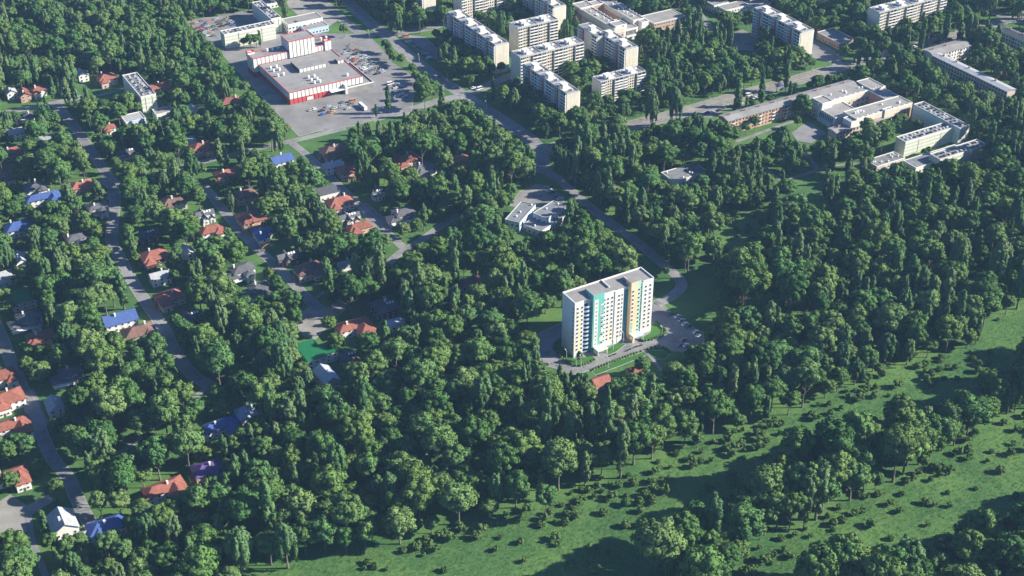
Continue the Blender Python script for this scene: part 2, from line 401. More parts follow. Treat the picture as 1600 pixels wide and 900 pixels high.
open_grass([(338, 80), (372, 112), (428, 172), (466, 213), (452, 214), (412, 172), (360, 118), (332, 90)], .2)
open_grass([(800, 145+35), (840, 190), (832, 205), (800, 196), (770, 176)], .5)
open_grass([(1380, 228), (1420, 195), (1430, 205), (1400, 232), (1382, 238)], .3)
open_grass([(830, 300), (838, 294), (850, 300)], .2)
open_grass([(548, 300), (575, 292), (592, 318), (570, 318)], .5)
open_grass([(0, 152), (40, 158), (44, 168), (0, 176)], .5)
open_grass([(118, 125), (160, 135), (195, 135), (200, 148), (150, 148), (120, 145)], .5)
open_grass([(60, 612), (92, 600), (98, 628), (80, 642), (66, 632)], .5)
open_grass([(30, 755), (66, 742), (84, 768), (46, 788), (20, 772)], .5)
open_grass([(216, 470), (232, 462), (262, 470), (300, 488), (280, 492), (240, 486)], .3)
open_grass([(740, 278), (800, 262), (830, 280), (812, 300), (780, 316), (740, 300)], .12, False)

# ================================================================== BUILDINGS
def part(name, me, parent, loc=(0, 0, 0), rz=0.0): return link(name, me, parent, loc, rz)
ME = {}
def win_mesh(w, h, key='window', frame='white', glass='glass'):
    k = (key, round(w, 2), round(h, 2), frame, glass)
    if k not in ME:                                   # frame proud of the wall, pane set back in it, sill below
        b = MB(); t = .12
        b.box(-w/2, w/2, -.10, .12, -t, 0); b.box(-w/2, w/2, -.10, .12, h, h+t)
        b.box(-w/2-t, -w/2, -.10, .12, -t, h+t); b.box(w/2, w/2+t, -.10, .12, -t, h+t)
        b.box(-w/2-.15, w/2+.15, -.26, -.10, -t-.08, -t)
        b.mi = 1; b.face((-w/2, -.03, 0), (w/2, -.03, 0), (w/2, -.03, h), (-w/2, -.03, h))
        ME[k] = b.mesh(key, M[frame], M[glass])
    return ME[k]
def roof_vents(root, spots, z, name='roof_vent', r=.9, h=1.6, m='white_metal'):
    k = ('vent', r, h, m)
    if k not in ME:
        b = MB(); b.cyl(0, 0, r*.75, 0, h*.6, 8); b.cyl(0, 0, r, h*.6, h, 8, r*.6); ME[k] = b.mesh(name, M[m])
    for x, y in spots: part(name, ME[k], root, (x, y, z))
def local(root_loc, rz, px, py, z):                   # photo pixel at height z -> local coordinates of a building
    p = G(px, py, z) - Vector(root_loc); c, s_ = math.cos(-rz), math.sin(-rz)
    return p.x*c - p.y*s_, p.x*s_ + p.y*c

# ------------------------------------------------------------------ panel blocks, nine storeys
PG = 'nine-storey panel blocks of flats'
def block(label, corners, H, side, sections=None, phase=0, keepz=.45, wallm='cream'):
    s0, s1, t0, t1 = rect(H, *corners)
    if side: Lx, D = t1-t0, s1-s0; rz = GA - math.pi/2
    else: Lx, D = s1-s0, t1-t0; rz = GA
    D = max(11.0, min(D, 13.5))
    if side: s1 = s0 + D
    else: t1 = t0 + D
    c = wp((s0+s1)/2, (t0+t1)/2); root = thing('apartment_block', label, 'apartment block', c, rz, PG)
    hx, hy = Lx/2, D/2; n = sections or max(1, round(Lx/21.0)); sec = Lx/n
    fl = 9; fh = (H-1.6)/fl
    w = MB(); w.box(-hx, hx, -hy, hy, 0, H-.5, False); w.build('wall', M[wallm], root)
    e = MB()                                            # joints between end panels, standing proud as sealed ribs
    for k in range(1, 10): e.box(hx, hx+.05, -hy+.05, hy-.05, k*fh+.55, k*fh+.62); e.box(-hx-.05, -hx, -hy+.05, hy-.05, k*fh+.55, k*fh+.62)
    for y in (-hy/3, hy/3):
        e.box(hx, hx+.045, y-.05, y+.05, .4, H-1); e.box(-hx-.045, -hx, y-.05, y+.05, .4, H-1)
    e.build('panel_joint', M['greywall'], root, kind='stuff')
    # roof: low folded deck, light parapet, lift rooms
    r = MB()
    for k in range(n):
        a, b_ = -hx+k*sec, -hx+(k+1)*sec; m_ = (a+b_)/2
        r.face((a+.1, -hy+.1, H-.2), (m_, -hy+.1, H-.75), (m_, hy-.1, H-.75), (a+.1, hy-.1, H-.2))
        r.face((m_, -hy+.1, H-.75), (b_-.1, -hy+.1, H-.2), (b_-.1, hy-.1, H-.2), (m_, hy-.1, H-.75))
    rf = r.build('roof', M['roof_blue'], root)
    p = MB(); p.parapet(-hx-.12, hx+.12, -hy-.12, hy+.12, H-.6, H+.35, .38)
    for k in range(1, n): p.box(-hx+k*sec-.2, -hx+k*sec+.2, -hy+.3, hy-.3, H-.6, H+.3)
    p.build('parapet', M['parapet'], rf)
    if 'lift' not in ME:
        b = MB(); b.box(-2.4, 2.4, -2.2, 2.2, -1, 2.6); b.box(-2.7, 2.7, -2.5, 2.5, 2.6, 2.85); b.box(-.9, .5, -3.8, -2.2, -1, 1.5)
        ME['lift'] = b.mesh('lift_room', M['white'])
        b = MB(); b.box(-.5, .5, -.03, .03, 0, 1.2); ME['liftwin'] = b.mesh('vent_opening', M['dark'])
        b = MB(); b.box(-1.2, 1.2, -.5, .5, -1, .7); ME['duct'] = b.mesh('vent_duct', M['greywall'])
    for k in range(n):
        x = -hx+(k+.5)*sec
        l = part('lift_room', ME['lift'], rf, (x-1.5, -.6, H))
        part('vent_duct', ME['duct'], rf, (x+6, 1.8, H)); part('vent_duct', ME['duct'], rf, (x-7, 2.2, H))
        o = MB().box(x-1.9, x-1.0, -2.86, -2.80, H+1.0, H+2.0).build('vent_opening', M['dark'], rf)
    # balconies and windows on both long faces
    def balc(wd):
        k = ('balc', round(wd, 2))
        if k not in ME:
            b = MB(); b.box(-wd/2, wd/2, -1.25, -1.15, -.12, 1.05); b.box(-wd/2, wd/2, -1.15, 0, -.12, 0)
            b.box(-wd/2, -wd/2+.12, -1.15, 0, 0, fh-.15); b.box(wd/2-.12, wd/2, -1.15, 0, 0, fh-.15)
            b.mi = 1; b.box(-wd/2+.3, wd/2-.3, -.06, 0, .05, fh-.45)
            b.mi = 2; b.box(-.06, .06, -1.1, -.06, 0, fh-.2)
            ME[k] = b.mesh('balcony', M['white'], M['glass_brown'], M['greywall'])
        return ME[k]
    ww = MB()
    for face in (-1, 1):
        def add_bal(x, wd):
            for f in range(fl):
                part('balcony', balc(wd), root, (x*(-face), face*hy, 1.0+f*fh), 0 if face < 0 else math.pi)
            # roof over the top one
        def add_win(x, wd=1.35, skip=False):
            for f in range(fl):
                z = 1.0+f*fh+.85; X = x*(-face); y = face*(hy+.04)
                ww.mi = 0
                y0, y1 = sorted((face*hy, face*(hy+.05)))
                ww.box(X-wd/2, X+wd/2, y0, y1, z, z+1.35); ww.mi = 1
                y0, y1 = sorted((face*hy, face*(hy+.13)))
                ww.box(X-wd/2-.1, X+wd/2+.1, y0, y1, z-.14, z)
        for k in range(n):
            a = -hx+k*sec
            add_bal(a+2.1, 3.8); add_bal(a+sec-4.2, 8.0)
            if side and face < 0:
                add_win(a+5.3); add_win(a+sec-9.3)
                MB().box(a+6.7, a+9.0, -hy-.22, -hy, .6, H-1.0).build('stair_stripe', M['stripe'], root)
            else:
                q = (sec-8.4-4.2)/4
                for i in range(4): add_win(a+4.1+q*(i+.5), 1.3)
    ww.build('window', [M['glass_brown'], M['white']], root, kind='stuff')
    keep_box(Mx(c, rz), -hx, hx, -hy, hy, H*keepz, H)
    return root
block('side-on panel block with red stair stripes right of the small car park', [(699.5, 19), (773.5, 68.5), (793.5, 66)], 25.5, True, 4)
block('nearest panel block of the central cluster, lit blank end wall above the crossroads', [(819, 100), (882, 144), (903.5, 142)], 25.5, True, 3)
block('striped panel block cut by the top edge above the small car park', [(605, -52), (659, -10), (678, -12)], 25.5, True, 3, .3)
block('panel block cut by the top edge with its lit end wall beside the brick school', [(793, -36), (863.7, 10), (883, 7.5)], 25.5, True, 4, .3)
block('left half of the stepped shaded block beside the brick school', [(904, 39), (932, 56.5), (951, 54)], 25.5, True, 1)
block('right half of the stepped shaded block, lit blank end wall facing the leafy yard', [(935, 50), (975.6, 75), (995.6, 72.5)], 25.5, True, 2)
block('lone side-on panel block with red stripes right of the wooded park', [(1179, 12.5), (1254, 48), (1271, 45.6)], 25.5, True, 3)
block('short sunlit panel block amid the central cluster with two lift rooms', [(795.5, 35), (807, 41), (871.5, 30)], 25.5, False, 2)
block('long sunlit panel block of the central cluster with three lift rooms', [(798.5, 80), (810.5, 88), (912, 66)], 25.5, False, 3)
block('low sunlit panel block at the right of the cluster, its foot behind trees', [(927, 120.5), (939, 127), (1008.5, 110.5)], 22, False, 2)
block('sunlit panel block cut by the top edge at the left of the central cluster', [(709, -10), (722, -3), (785, -19)], 25.5, False, 2, .2)
block('long sunlit panel block at the top right behind a row of trees', [(1358, 12), (1374, 18), (1480, -7)], 25.5, False, 4)
block('panel block at the top edge of which only the orange foot shows beside a lawn', [(632, -38), (646, -30), (711, -45)], 25.5, False, 2, .1)
block('panel block at the top edge showing only its pale shaded foot', [(1240, -62), (1303, -28), (1319, -31)], 25.5, True, 3, .2, wallm='greywall')

# ------------------------------------------------------------------ the main tower
def tower():
    H = 37.0
    s0, s1, t0, t1 = rect(H, (880, 459), (898.5, 475.5), (1021.3, 435), (1001, 419))
    Lx, D = s1-s0, t1-t0; c = wp((s0+s1)/2, (t0+t1)/2); rz = GA
    root = thing('tower_block', 'tall white tower block with teal and apricot columns standing alone among the trees', 'tower block', c, rz)
    hx, hy = Lx/2, D/2; q = Lx/122.8
    X = lambda px: -hx + (px-898.5)*q
    segs = [(898.5, 912, 0, H, 'white'), (912, 925.5, 2.0, H, 'skywall'), (925.5, 942.5, -.9, H+2.2, 'teal'), (942.5, 960, 0, H, 'white'), (960, 973.5, -.35, H-.01, 'white'),
            (973.5, 984.5, 2.0, H+.01, 'greywall'), (984.5, 995, -.9, H+2.2, 'orange'), (995, 1000, -.6, H+2.0, 'green'), (1000, 1004, .5, H, 'white'), (1004, 1021.3, 0, H, 'white')]
    for a, b_, dy, h, m in segs:
        w = MB(); w.box(X(a), X(b_), -hy+dy, -hy+4.5, 0, h, False); w.build('wall', M[m], root)
        if h > H+1: MB().box(X(a)+.15, X(b_)-.15, -hy+dy+.3, -hy+4.45, h+.004, h+.05).build('roof', M['roof_grey'], root)
    MB().box(-hx, hx, -hy+4.5, hy, 0, H, False).build('wall', M['white'], root)
    # roof
    r = MB(); r.box(-hx+.5, -1.2, -hy+4.6, hy-.45, H, H+.06); r.box(-.7, hx-.5, -hy+4.6, hy-.45, H, H+.06)
    for a, b_ in ((898.5, 925), (943, 984), (1001, 1021)): r.box(X(a)+.5, X(b_)-.3, -hy+(3.4 if a in (898.5,) and 0 else .5), -hy+4.6, H+.015, H+.07)
    rf = r.build('roof', M['roof_grey'], root)
    p = MB(); p.box(-hx-.05, hx+.05, hy-.45, hy+.05, H, H+.9); p.box(-hx-.05, -hx+.45, -hy-.05, hy-.45, H, H+.7); p.box(hx-.45, hx+.05, -hy-.05, hy-.45, H, H+.9)
    p.box(-1.2, -.7, -hy+4.7, hy-.46, H, H+1.1)
    for a, b_ in ((898.5, 911.9), (942.6, 959.9), (1004.1, 1021.3)): p.box(X(a)+.46, X(b_)-(.46 if a > 1000 else 0), -hy-.04, -hy+.4, H, H+.6)
    p.build('parapet', M['white'], rf)
    for a, b_, m in ((925.5, 942.5, 'teal'), (984.5, 999, 'orange')):
        MB().box(X(a)+.02, X(b_)-.02, -hy+4.51, -hy+8.2, H+.05, H+2.1).build('stair_room', M['roof_grey'], rf)
        MB().box(X(a)+.0, X(a)+.4, -hy+4.52, -hy+8.3, H+2.1, H+2.5).build('stair_room_wall', M[m], rf)
    fh = 2.82; zs = [H-4.55-k*fh for k in range(12)]
    wm = win_mesh(1.25, 1.45); wn_ = win_mesh(.8, 1.35)
    bal = []
    def wcol(px, dy, me=wm, rows=range(11)):
        for k in rows: part('window', me, root, (X(px), -hy+dy, zs[k]))
    for px in (902.8, 909.5): wcol(px, 0)
    wcol(930.3, -.9, rows=range(12)); wcol(939.5, -.9, rows=range(3, 11)); wcol(944.6, 0, wn_)
    for px in (949.5, 956): wcol(px, 0)
    wcol(966.3, -.35); wcol(971.2, -.35, wn_)
    wcol(987.5, -.9); wcol(997.4, -.6, rows=range(11)); wcol(1002, .5, wn_)
    for px in (1009.3, 1016.3): wcol(px, 0)
    for k in range(11): part('window', wn_, root, (-hx, -hy+1.6, zs[k]), -math.pi/2)
    # flush colour panels
    MB().box(X(905.0), X(907.6), -hy-.06, -hy, 3.0, H-6).build('colour_panel', M['yellow'], root)
    MB().box(X(900.2), X(901), -hy-.05, -hy, 3.0, 12).build('colour_panel', M['yellow'], root)
    MB().box(X(928.7), X(931.9), -hy-.93, -hy-.9, 4.2, H-2.7).build('colour_panel', M['white'], root)
    f = MB()                                             # white frame round the window column of the teal bay
    x0, x1 = X(927.2), X(933.3); f.box(x0, X(928.6), -hy-1.0, -hy-.9, 4.2, H-1.2); f.box(X(932), x1, -hy-1.0, -hy-.9, 4.2, H-1.2); f.box(X(928.6), X(932), -hy-1.0, -hy-.9, H-2.6, H-1.2)
    f.build('window_frame', M['white'], root)
    fr = MB()                                            # stepped white frame at the edge of the teal bay
    fr.box(X(936.8), X(937.6), -hy-1.02, -hy-.9, H-13.2, H-5.2); fr.box(X(937.6), X(942.4), -hy-1.02, -hy-.9, H-5.9, H-5.2); fr.box(X(937.6), X(942.4), -hy-1.02, -hy-.9, H-13.2, H-12.5)
    fr.build('window_frame', M['white'], root)
    for k in range(5, 12): MB().box(X(942.6-1.2*(k-4)+0), X(942.5), -hy-.985, -hy-.9, zs[k]-.8, zs[k]+2.0).build('colour_panel', M['white'], root) if k % 2 else None
    for a, b_ in ((946.9, 948.0), (952.2, 953.6), (958.4, 959.4)):
        MB().box(X(a), X(b_), -hy-.05, -hy, 4, 14.0).build('colour_panel', M['yellow'], root)
    MB().box(X(990.0), X(994.0), -hy-.96, -hy-.9, 3.5, 12.0).build('colour_panel', M['yellow'], root)
    MB().box(X(985.6), X(988.8), -hy-.95, -hy-.9, 3.5, 11.0).build('colour_panel', M['teal'], root)
    # curved balconies in the recess
    b = MB(); xm = X(919); rr = (X(925.4)-X(913.2))/2; pr = []
    for i in range(9):
        t = math.pi*i/8; pr.append((-rr*math.cos(t), -1.9*math.sin(t)))
    b.prism(pr, -.12, 0, True)
    for i in range(8):
        (xa, ya), (xb, yb) = pr[i], pr[i+1]; b.face((xa, ya, 0), (xb, yb, 0), (xb, yb, 1.05), (xa, ya, 1.05)); b.face((xb*.96, yb*.94, 1.05), (xa*.96, ya*.94, 1.05), (xa*.96, ya*.94, 0), (xb*.96, yb*.94, 0)); b.face((xa, ya, 1.05), (xb, yb, 1.05), (xb*.96, yb*.94, 1.05), (xa*.96, ya*.94, 1.05))
    bm_ = b.mesh('balcony', M['skyblue'])
    g = MB().box(-rr*.55, rr*.35, -.05, 0, .1, 2.0).mesh('balcony_door', M['glass'])
    for k in range(12):
        part('balcony', bm_, root, (xm, -hy+2.0, zs[k]-.9)); part('balcony_door', g, root, (xm, -hy+2.0, zs[k]-.85))
    # glazed stair bay: panes in a teal grid
    gp = MB(); x0, x1 = X(974.6), X(983.8); nx = 5; dx = (x1-x0)/nx
    gp.box(0, dx-.1, -.05, 0, 0, fh-.14); gm = gp.mesh('pane', M['glass_teal'])
    MB().box(x0-.1, x1+.1, -hy+1.9, -hy+2.0, 2, H-2.6).build('stair_glazing', M['teal'], root)
    for k in range(12):
        for i in range(nx):
            if zs[k] > 0: part('pane', gm, root, (x0+i*dx+.05, -hy+1.9, zs[k]-1.0))
    sg = MB().box(0, X(1003.4)-X(1000.8), -.06, 0, 0, fh-.5).mesh('pane', M['glass_teal'])
    for k in range(12):
        if k % 2: part('pane', sg, root, (X(1000.8), -hy+.5, zs[k]-1.2))
    # canopies, plinth, entrances
    pl = MB(); pl.box(-hx-.12, -hx, -hy, hy, 0, 1.4)
    for a, b_, dy in ((898.5, 911.9, 0), (942.7, 959.9, 0), (1004.1, 1021.3, 0)): pl.box(X(a), X(b_), -hy+dy-.12, -hy+dy, 0, 1.4)
    pl.build('plinth', M['greywall'], root)
    cn = MB(); cn.box(X(927), X(943), -hy-6.5, -hy-.95, 3.2, 3.7); cn.box(X(927)+.3, X(928.5), -hy-6.0, -hy-1.2, 0, 3.2); cn.box(X(941.5), X(942.6), -hy-6.0, -hy-5.4, 0, 3.2)
    cn.build('entrance_canopy', M['mint'], root)
    MB().box(X(928.6), X(941), -hy-1.1, -hy-.95, .3, 2.9).build('entrance_door', M['glass_teal'], root)
    cn = MB(); cn.box(X(984), X(1002), -hy-5.2, -hy-.95, 3.1, 3.5); cn.box(X(984), X(986.5), -hy-5.0, -hy-3.8, 0, 3.1); cn.box(X(1000.5), X(1001.5), -hy-5.0, -hy-4.4, 0, 3.1)
    cn.build('entrance_canopy', M['skyblue'], root)
    MB().box(X(984), X(986.6), -hy-5.3, -hy-1.0, 0, 4.6).build('entrance_wing', M['orange'], root)
    MB().box(X(987.5), X(1000), -hy-1.08, -hy-.95, .3, 2.8).build('entrance_door', M['glass'], root)
    keep_box(Mx(c, rz), -hx, hx, -hy-6, hy, 2, H, 2)
    return root, Mx(c, rz), hx, hy
TW, TM, THX, THY = tower()

# ------------------------------------------------------------------ shopping centre
def mall():
    z0 = 10.0
    s0, s1, t0, t1 = rect(z0, (406.5, 101), (451.5, 145.5), (566.5, 119), (517, 77))
    c = wp((s0+s1)/2, (t0+t1)/2); rz = GA; hx, hy = (s1-s0)/2, (t1-t0)/2
    root = thing('shopping_centre', 'large shopping centre clad in white panels over a red base', 'shopping centre', c, rz)
    def rc(z, *pts):
        a = [local(c, rz, x, y, z) for x, y in pts]; return min(p[0] for p in a), max(p[0] for p in a), min(p[1] for p in a), max(p[1] for p in a)
    def vol(x0, x1, y0, y1, zb, zt, wall='greywall'):
        MB().box(x0, x1, y0, y1, zb, zt-.05, False).build('wall', M[wall], root)
        r = MB().box(x0+.4, x1-.4, y0+.4, y1-.4, zt-.05, zt).build('roof', M['roof_grey'], root)
        MB().parapet(x0-.26, x1+.26, y0-.26, y1+.26, zt-.12, zt+.38, .42).build('parapet', M['red_panel'], r)
        return r
    pm = {}
    def panels(x0, x1, y, zb, zt, pitch=3.35, face=0, m='white'):
        """row of cladding panels; face 0 = the front, 1 = the left end"""
        n = max(1, round(abs(x1-x0)/pitch)); d = (x1-x0)/n; k = (round(d, 2), round(zt-zb, 2), m)
        if k not in pm: pm[k] = MB().box(.28, d-.28, -.22, 0, 0, zt-zb).mesh('wall_panel', M[m])
        for i in range(n):
            if face == 0: part('wall_panel', pm[k], root, (x0+i*d, y, zb))
            else: part('wall_panel', pm[k], root, (y, x1-i*d, zb), -math.pi/2)
    vol(-hx, hx, -hy, hy, 0, z0, 'dark')
    panels(-hx, hx, -hy, 4.5, z0-.3); panels(-hx, 2*hx*.55-hx, -hy, .2, 4.3, m='red_panel')
    panels(-hy, hy, -hx, 4.5, z0-.3, face=1, m='white'); panels(-hy, hy, -hx, .2, 4.3, face=1, m='red_panel')
    # rear blocks
    ax0, ax1, ay0, ay1 = rc(16.5, (383.5, 79), (393, 90), (451.5, 80)); ay0 = hy+.02; ay1 = ay0+13
    A = vol(ax0, ax1, ay0, ay1, 0, 16.0, 'dark'); panels(ax0, ax1, ay0, z0+.5, 15.7); panels(ay0, ay1, ax0, 4.5, 15.7, face=1); panels(ay0, ay1, ax0, .2, 4.3, face=1, m='red_panel')
    if ax0 < -hx: panels(ax0, -hx-.3, ay0, 4.5, z0+.3); panels(ax0, -hx-.3, ay0, .2, 4.3, m='red_panel')
    bx0, bx1, by0, by1 = rc(25, (440.5, 56.5), (451.5, 66), (493, 58)); by0 = hy-1.2; by1 = by0+15.5
    B_ = vol(bx0, bx1, by0, by1, 0, 24.5, 'dark'); panels(bx0, bx1, by0, z0+.6, 24.2); panels(by0, by1, bx0, 16.6, 24.2, face=1)
    cx0 = bx1+.03; cx1 = hx-.6; Cr = vol(cx0, cx1, hy+.02, hy+17, 0, 15.2, 'dark'); panels(cx0, cx1-5, hy+.02, z0+.5, 14.9)
    MB().box(cx1-5, cx1+.8, hy-.9, hy+3.2, 0, 18.1).build('corner_pier', M['greywall'], root); MB().parapet(cx1-5.15, cx1+.95, hy-1.15, hy+3.35, 18.1, 18.9, .5).build('pier_cap', M['red_panel'], root); panels(cx1-5, cx1+.8, hy-.9, z0+.5, 18.2, 2.9)
    MB().box(ax0-.5, ax0+5.4, ay1-3.4, ay1+.5, 14, 17.7).build('corner_pier', M['white'], root); MB().parapet(ax0-.65, ax0+5.55, ay1-3.55, ay1+.65, 17.7, 18.4, .5).build('pier_cap', M['red_panel'], root)
    # roof penthouse and small box
    px0, px1, py0, py1 = rc(13.2, (454.5, 96), (494.5, 87.5), (509, 99), (467, 108))
    MB().box(px0, px1, py0, py1, z0, 13.1).build('wall', M['dark'], root); MB().box(px0-.2, px1+.2, py0-.2, py1+.2, 13.1, 13.6).build('roof', M['roof_grey'], root)
    panels(px0, px1, py0, z0+.2, 13.0, 3.2)
    qx0, qx1, qy0, qy1 = rc(12.8, (524, 91), (527, 95), (537, 93)); MB().box(qx0, qx1, qy0, qy0+6, z0, 12.7).build('wall', M['dark'], root)
    panels(qx0, qx1, qy0, z0+.2, 12.6, 2.6); MB().box(qx0-.2, qx1+.2, qy0-.2, qy0+6.2, 12.7, 13.0).build('roof', M['roof_grey'], root)
    # entrance recess, canopy, terrace wing
    ex0, ex1 = -hx+2*hx*.53, -hx+2*hx*.72
    MB().box(ex0, ex1, -hy-4.2, -hy-.3, 4.0, 4.7).build('entrance_canopy', M['white_metal'], root)
    MB().box(ex0+.5, ex1-.5, -hy-.5, -hy-.25, .2, 3.9).build('entrance_door', M['glass'], root)
    MB().box(ex1, ex1+2.2, -hy-4.5, -hy-.3, 0, 7.6).build('entrance_pier', M['greywall'], root)
    MB().box(ex1+2.2, hx+7.5, -hy-3.2, -hy-.3, 0, 4.0).build('terrace', M['concrete'], root)
    MB().parapet(ex1+2.2, hx+7.6, -hy-3.3, hy*.35, 4.0, 4.9, .35).build('terrace_parapet', M['white'], root)
    MB().box(hx+.02, hx+7.5, -hy-.3, hy*.35, 0, 3.9).build('terrace', M['concrete'], root)
    mu = MB()
    for i in range(6): mu.box(-hx+14.5+i*.9, -hx+15.2+i*.9, -hy-.3, -hy-.2, .4, 3.3)
    mu.build('notice_board', M['white'], root)
    vs = [(380+x/10, 40+y/10) for x, y in ((430, 675), (520, 655), (475, 720), (565, 700), (545, 795), (630, 775))] + [(440+x/10, 90+y/10) for x, y in ((420, 320), (510, 305), (465, 360), (555, 345), (515, 405), (600, 385), (1025, 285))]
    roof_vents(root, [local(c, rz, x, y, z0) for x, y in vs], z0, r=1.15, h=2.3)
    roof_vents(root, [local(c, rz, 380+x/10, 40+y/10, 16) for x, y in ((375, 400), (460, 385), (545, 360))], 16, r=1.15, h=2.3)
    roof_vents(root, [local(c, rz, 380+x/10, 40+y/10, 15.2) for x, y in ((1215, 225), (1295, 205))], 15.2, r=1.15, h=2.3)
    keep_box(Mx(c, rz), -hx, hx, -hy-4, hy+17, 3, 14)
mall()

# ------------------------------------------------------------------ glazed offices
OG = 'pale green curtain-wall office slabs'
def office(label, corners, H, wall='cream', front_windows=True, floors=4, keepz=.35, group=OG):
    s0, s1, t0, t1 = rect(H, *corners); c = wp((s0+s1)/2, (t0+t1)/2); hx, hy = (s1-s0)/2, (t1-t0)/2
    root = thing('office_building', label, 'office building', c, GA, group)
    MB().box(-hx, hx, -hy, hy, 0, H-.4, False).build('wall', M['mint'], root)
    r = MB().box(-hx+.4, hx-.4, -hy+.4, hy-.4, H-.4, H-.2).build('roof', M['roof_dark'], root)
    MB().parapet(-hx-.06, hx+.06, -hy-.06, hy+.06, H-.45, H+.35, .4).build('parapet', M['white'], r)
    fh = (H-1)/floors
    for f in range(floors):                                # glass bands with spandrels between, on the four faces
        z = .9+f*fh
        b = MB(); b.box(-hx+.3, hx-.3, -hy-.05, -hy, z, z+fh*.45); b.box(-hx+.3, hx-.3, hy, hy+.05, z, z+fh*.45)
        b.box(-hx-.05, -hx, -hy+.3, hy-.3, z, z+fh*.45); b.box(hx, hx+.05, -hy+.3, hy-.3, z, z+fh*.45)
        b.build('window_band', M['cream_glass'], root)
        m = MB(); n = int(2*hx/1.8)
        for i in range(n+1): m.box(-hx+.2+i*(2*hx-.4)/n-.06, -hx+.2+i*(2*hx-.4)/n+.06, -hy-.12, -hy-.05, z-.1, z+fh*.45+.1)
        n2 = int(2*hy/1.8)
        for i in range(n2+1): m.box(-hx-.12, -hx-.05, -hy+.2+i*(2*hy-.4)/n2-.06, -hy+.2+i*(2*hy-.4)/n2+.06, z-.1, z+fh*.45+.1)
        m.build('mullion', M['mint'], root, kind='stuff')
    j = MB()
    for x in (-hx/2.2, hx/2.2): j.box(x-.12, x+.12, -hy-.16, -hy-.125, .2, H-.6)
    j.build('expansion_joint', M['dark'], root)
    # roof plant
    if 'plant' not in ME:
        ME['plant'] = MB().box(-.9, .9, -.6, .6, 0, .9).mesh('roof_unit', M['parapet']); ME['plant2'] = MB().box(-.7, .7, -.9, .9, 0, .7).mesh('roof_unit', M['dark'])
    n = int(max(hx, hy)*2/4.2)
    for i in range(n):
        for k in (-1, 1):
            a = (i+.5)/n*2-1; u, v = ((a*(hx-1.5), k*hy*.4) if hx > hy else (k*hx*.4, a*(hy-1.5)))
            part('roof_unit', ME[rnd.choice(['plant', 'plant', 'plant2'])], root, (u+rnd.uniform(-.8, .8), v+rnd.uniform(-.4, .4), H-.2), rnd.choice((0, math.pi/2)))
    keep_box(Mx(c, GA), -hx, hx, -hy, hy, H*keepz, H)
    return root
M['cream_glass'] = glass_mat('office_glass', (.42, .43, .36), .4)
office('pale office slab with a long lit side behind the shopping centre', [(344, 48.5), (350, 54), (430, 38), (423.5, 32.5)], 13.0)
office('teal shaded office slab meeting the lit slab at a right angle above the shopping centre', [(393.5, 4), (408.5, 1), (439, 27), (423.5, 30)], 13.0)
office('narrow pale office slab standing among the gardens at the upper left', [(195, 117.5), (214, 113), (239, 147), (220, 152)], 14.0)
office('long teal shaded office slab right of the brick school', [(1427.5, 163), (1443.3, 159), (1514.3, 196.8), (1498.4, 200.3)], 13.5)
office('sunlit office slab in front of the teal shaded slab near the brick school', [(1400.6, 214), (1413.7, 221.6), (1489.5, 199.6), (1476.4, 191.3)], 12.0)
office('lowest right office slab half hidden by trees beside the dark flat roof', [(1454, 240.5), (1466, 248), (1541.8, 226.5), (1526.6, 217.5)], 9.5, floors=3, keepz=.6)

def flat_building(name, label, cat, corners, H, wall='white', roof='roof_dark', trim='white', units=0, keepz=.5, windows=True, rot=None, group=None):
    GA = globals()['GA'] if rot is None else R(rot); u1 = Vector((math.cos(GA), math.sin(GA), 0)); u2 = Vector((-u1.y, u1.x, 0))
    ps = [G(x, y, H) for x, y in corners]; a_ = [p.dot(u1) for p in ps]; b_ = [p.dot(u2) for p in ps]; s0, s1, t0, t1 = min(a_), max(a_), min(b_), max(b_)
    c = u1*((s0+s1)/2) + u2*((t0+t1)/2); hx, hy = (s1-s0)/2, (t1-t0)/2
    root = thing(name, label, cat, c, GA, group)
    MB().box(-hx, hx, -hy, hy, 0, H-.3, False).build('wall', M[wall], root)
    r = MB().box(-hx+.35, hx-.35, -hy+.35, hy-.35, H-.3, H-.12).build('roof', M[roof], root)
    MB().parapet(-hx-.1, hx+.1, -hy-.1, hy+.1, H-.35, H+.3, .42).build('parapet', M[trim], r)
    if windows:
        nf = max(1, int(H/3.3)); nx = max(2, int(2*hx/3)); ny = max(1, int(2*hy/3.2)); wm = win_mesh(1.6, 1.5)
        for f in range(nf):
            for i in range(nx): part('window', wm, root, (-hx+(i+.5)*2*hx/nx, -hy, .9+f*3.3))
            for i in range(ny): part('window', wm, root, (-hx, -hy+(i+.5)*2*hy/ny, .9+f*3.3), -math.pi/2)
    roof_vents(root, [(rnd.uniform(-hx+1.5, hx-1.5), rnd.uniform(-hy+1.2, hy-1.2)) for _ in range(units)], H-.15, r=.7, h=1.2)
    keep_box(Mx(c, GA), -hx, hx, -hy, hy, H*keepz, H)
    return root, hx, hy
flat_building('link_building', 'long low building with a dark flat roof edged in white between two office slabs', 'building', [(1416, 254), (1504, 222), (1452, 256)], 5.0, 'white', 'roof_dark')
flat_building('pavilion', 'low white-edged flat pavilion at the foot of the sunlit office slab', 'pavilion', [(1353, 250.5), (1396.5, 237), (1409, 244), (1372, 260)], 4.5, 'pinkish', 'roof_dark', units=9)
flat_building('market_hall', 'white flat-roofed hall with a raised white edge beside the plaza behind the shopping centre', 'hall', [(444, 32), (493, 19), (502, 26), (450, 39)], 8.5, 'white', 'roof_grey')
flat_building('annexe', 'lower pale blue annexe in front of the white flat-roofed hall', 'annexe', [(470, 42), (478, 47.5), (507, 35), (500, 31)], 5.0, 'skyblue', 'roof_grey', 'skyblue', 3)
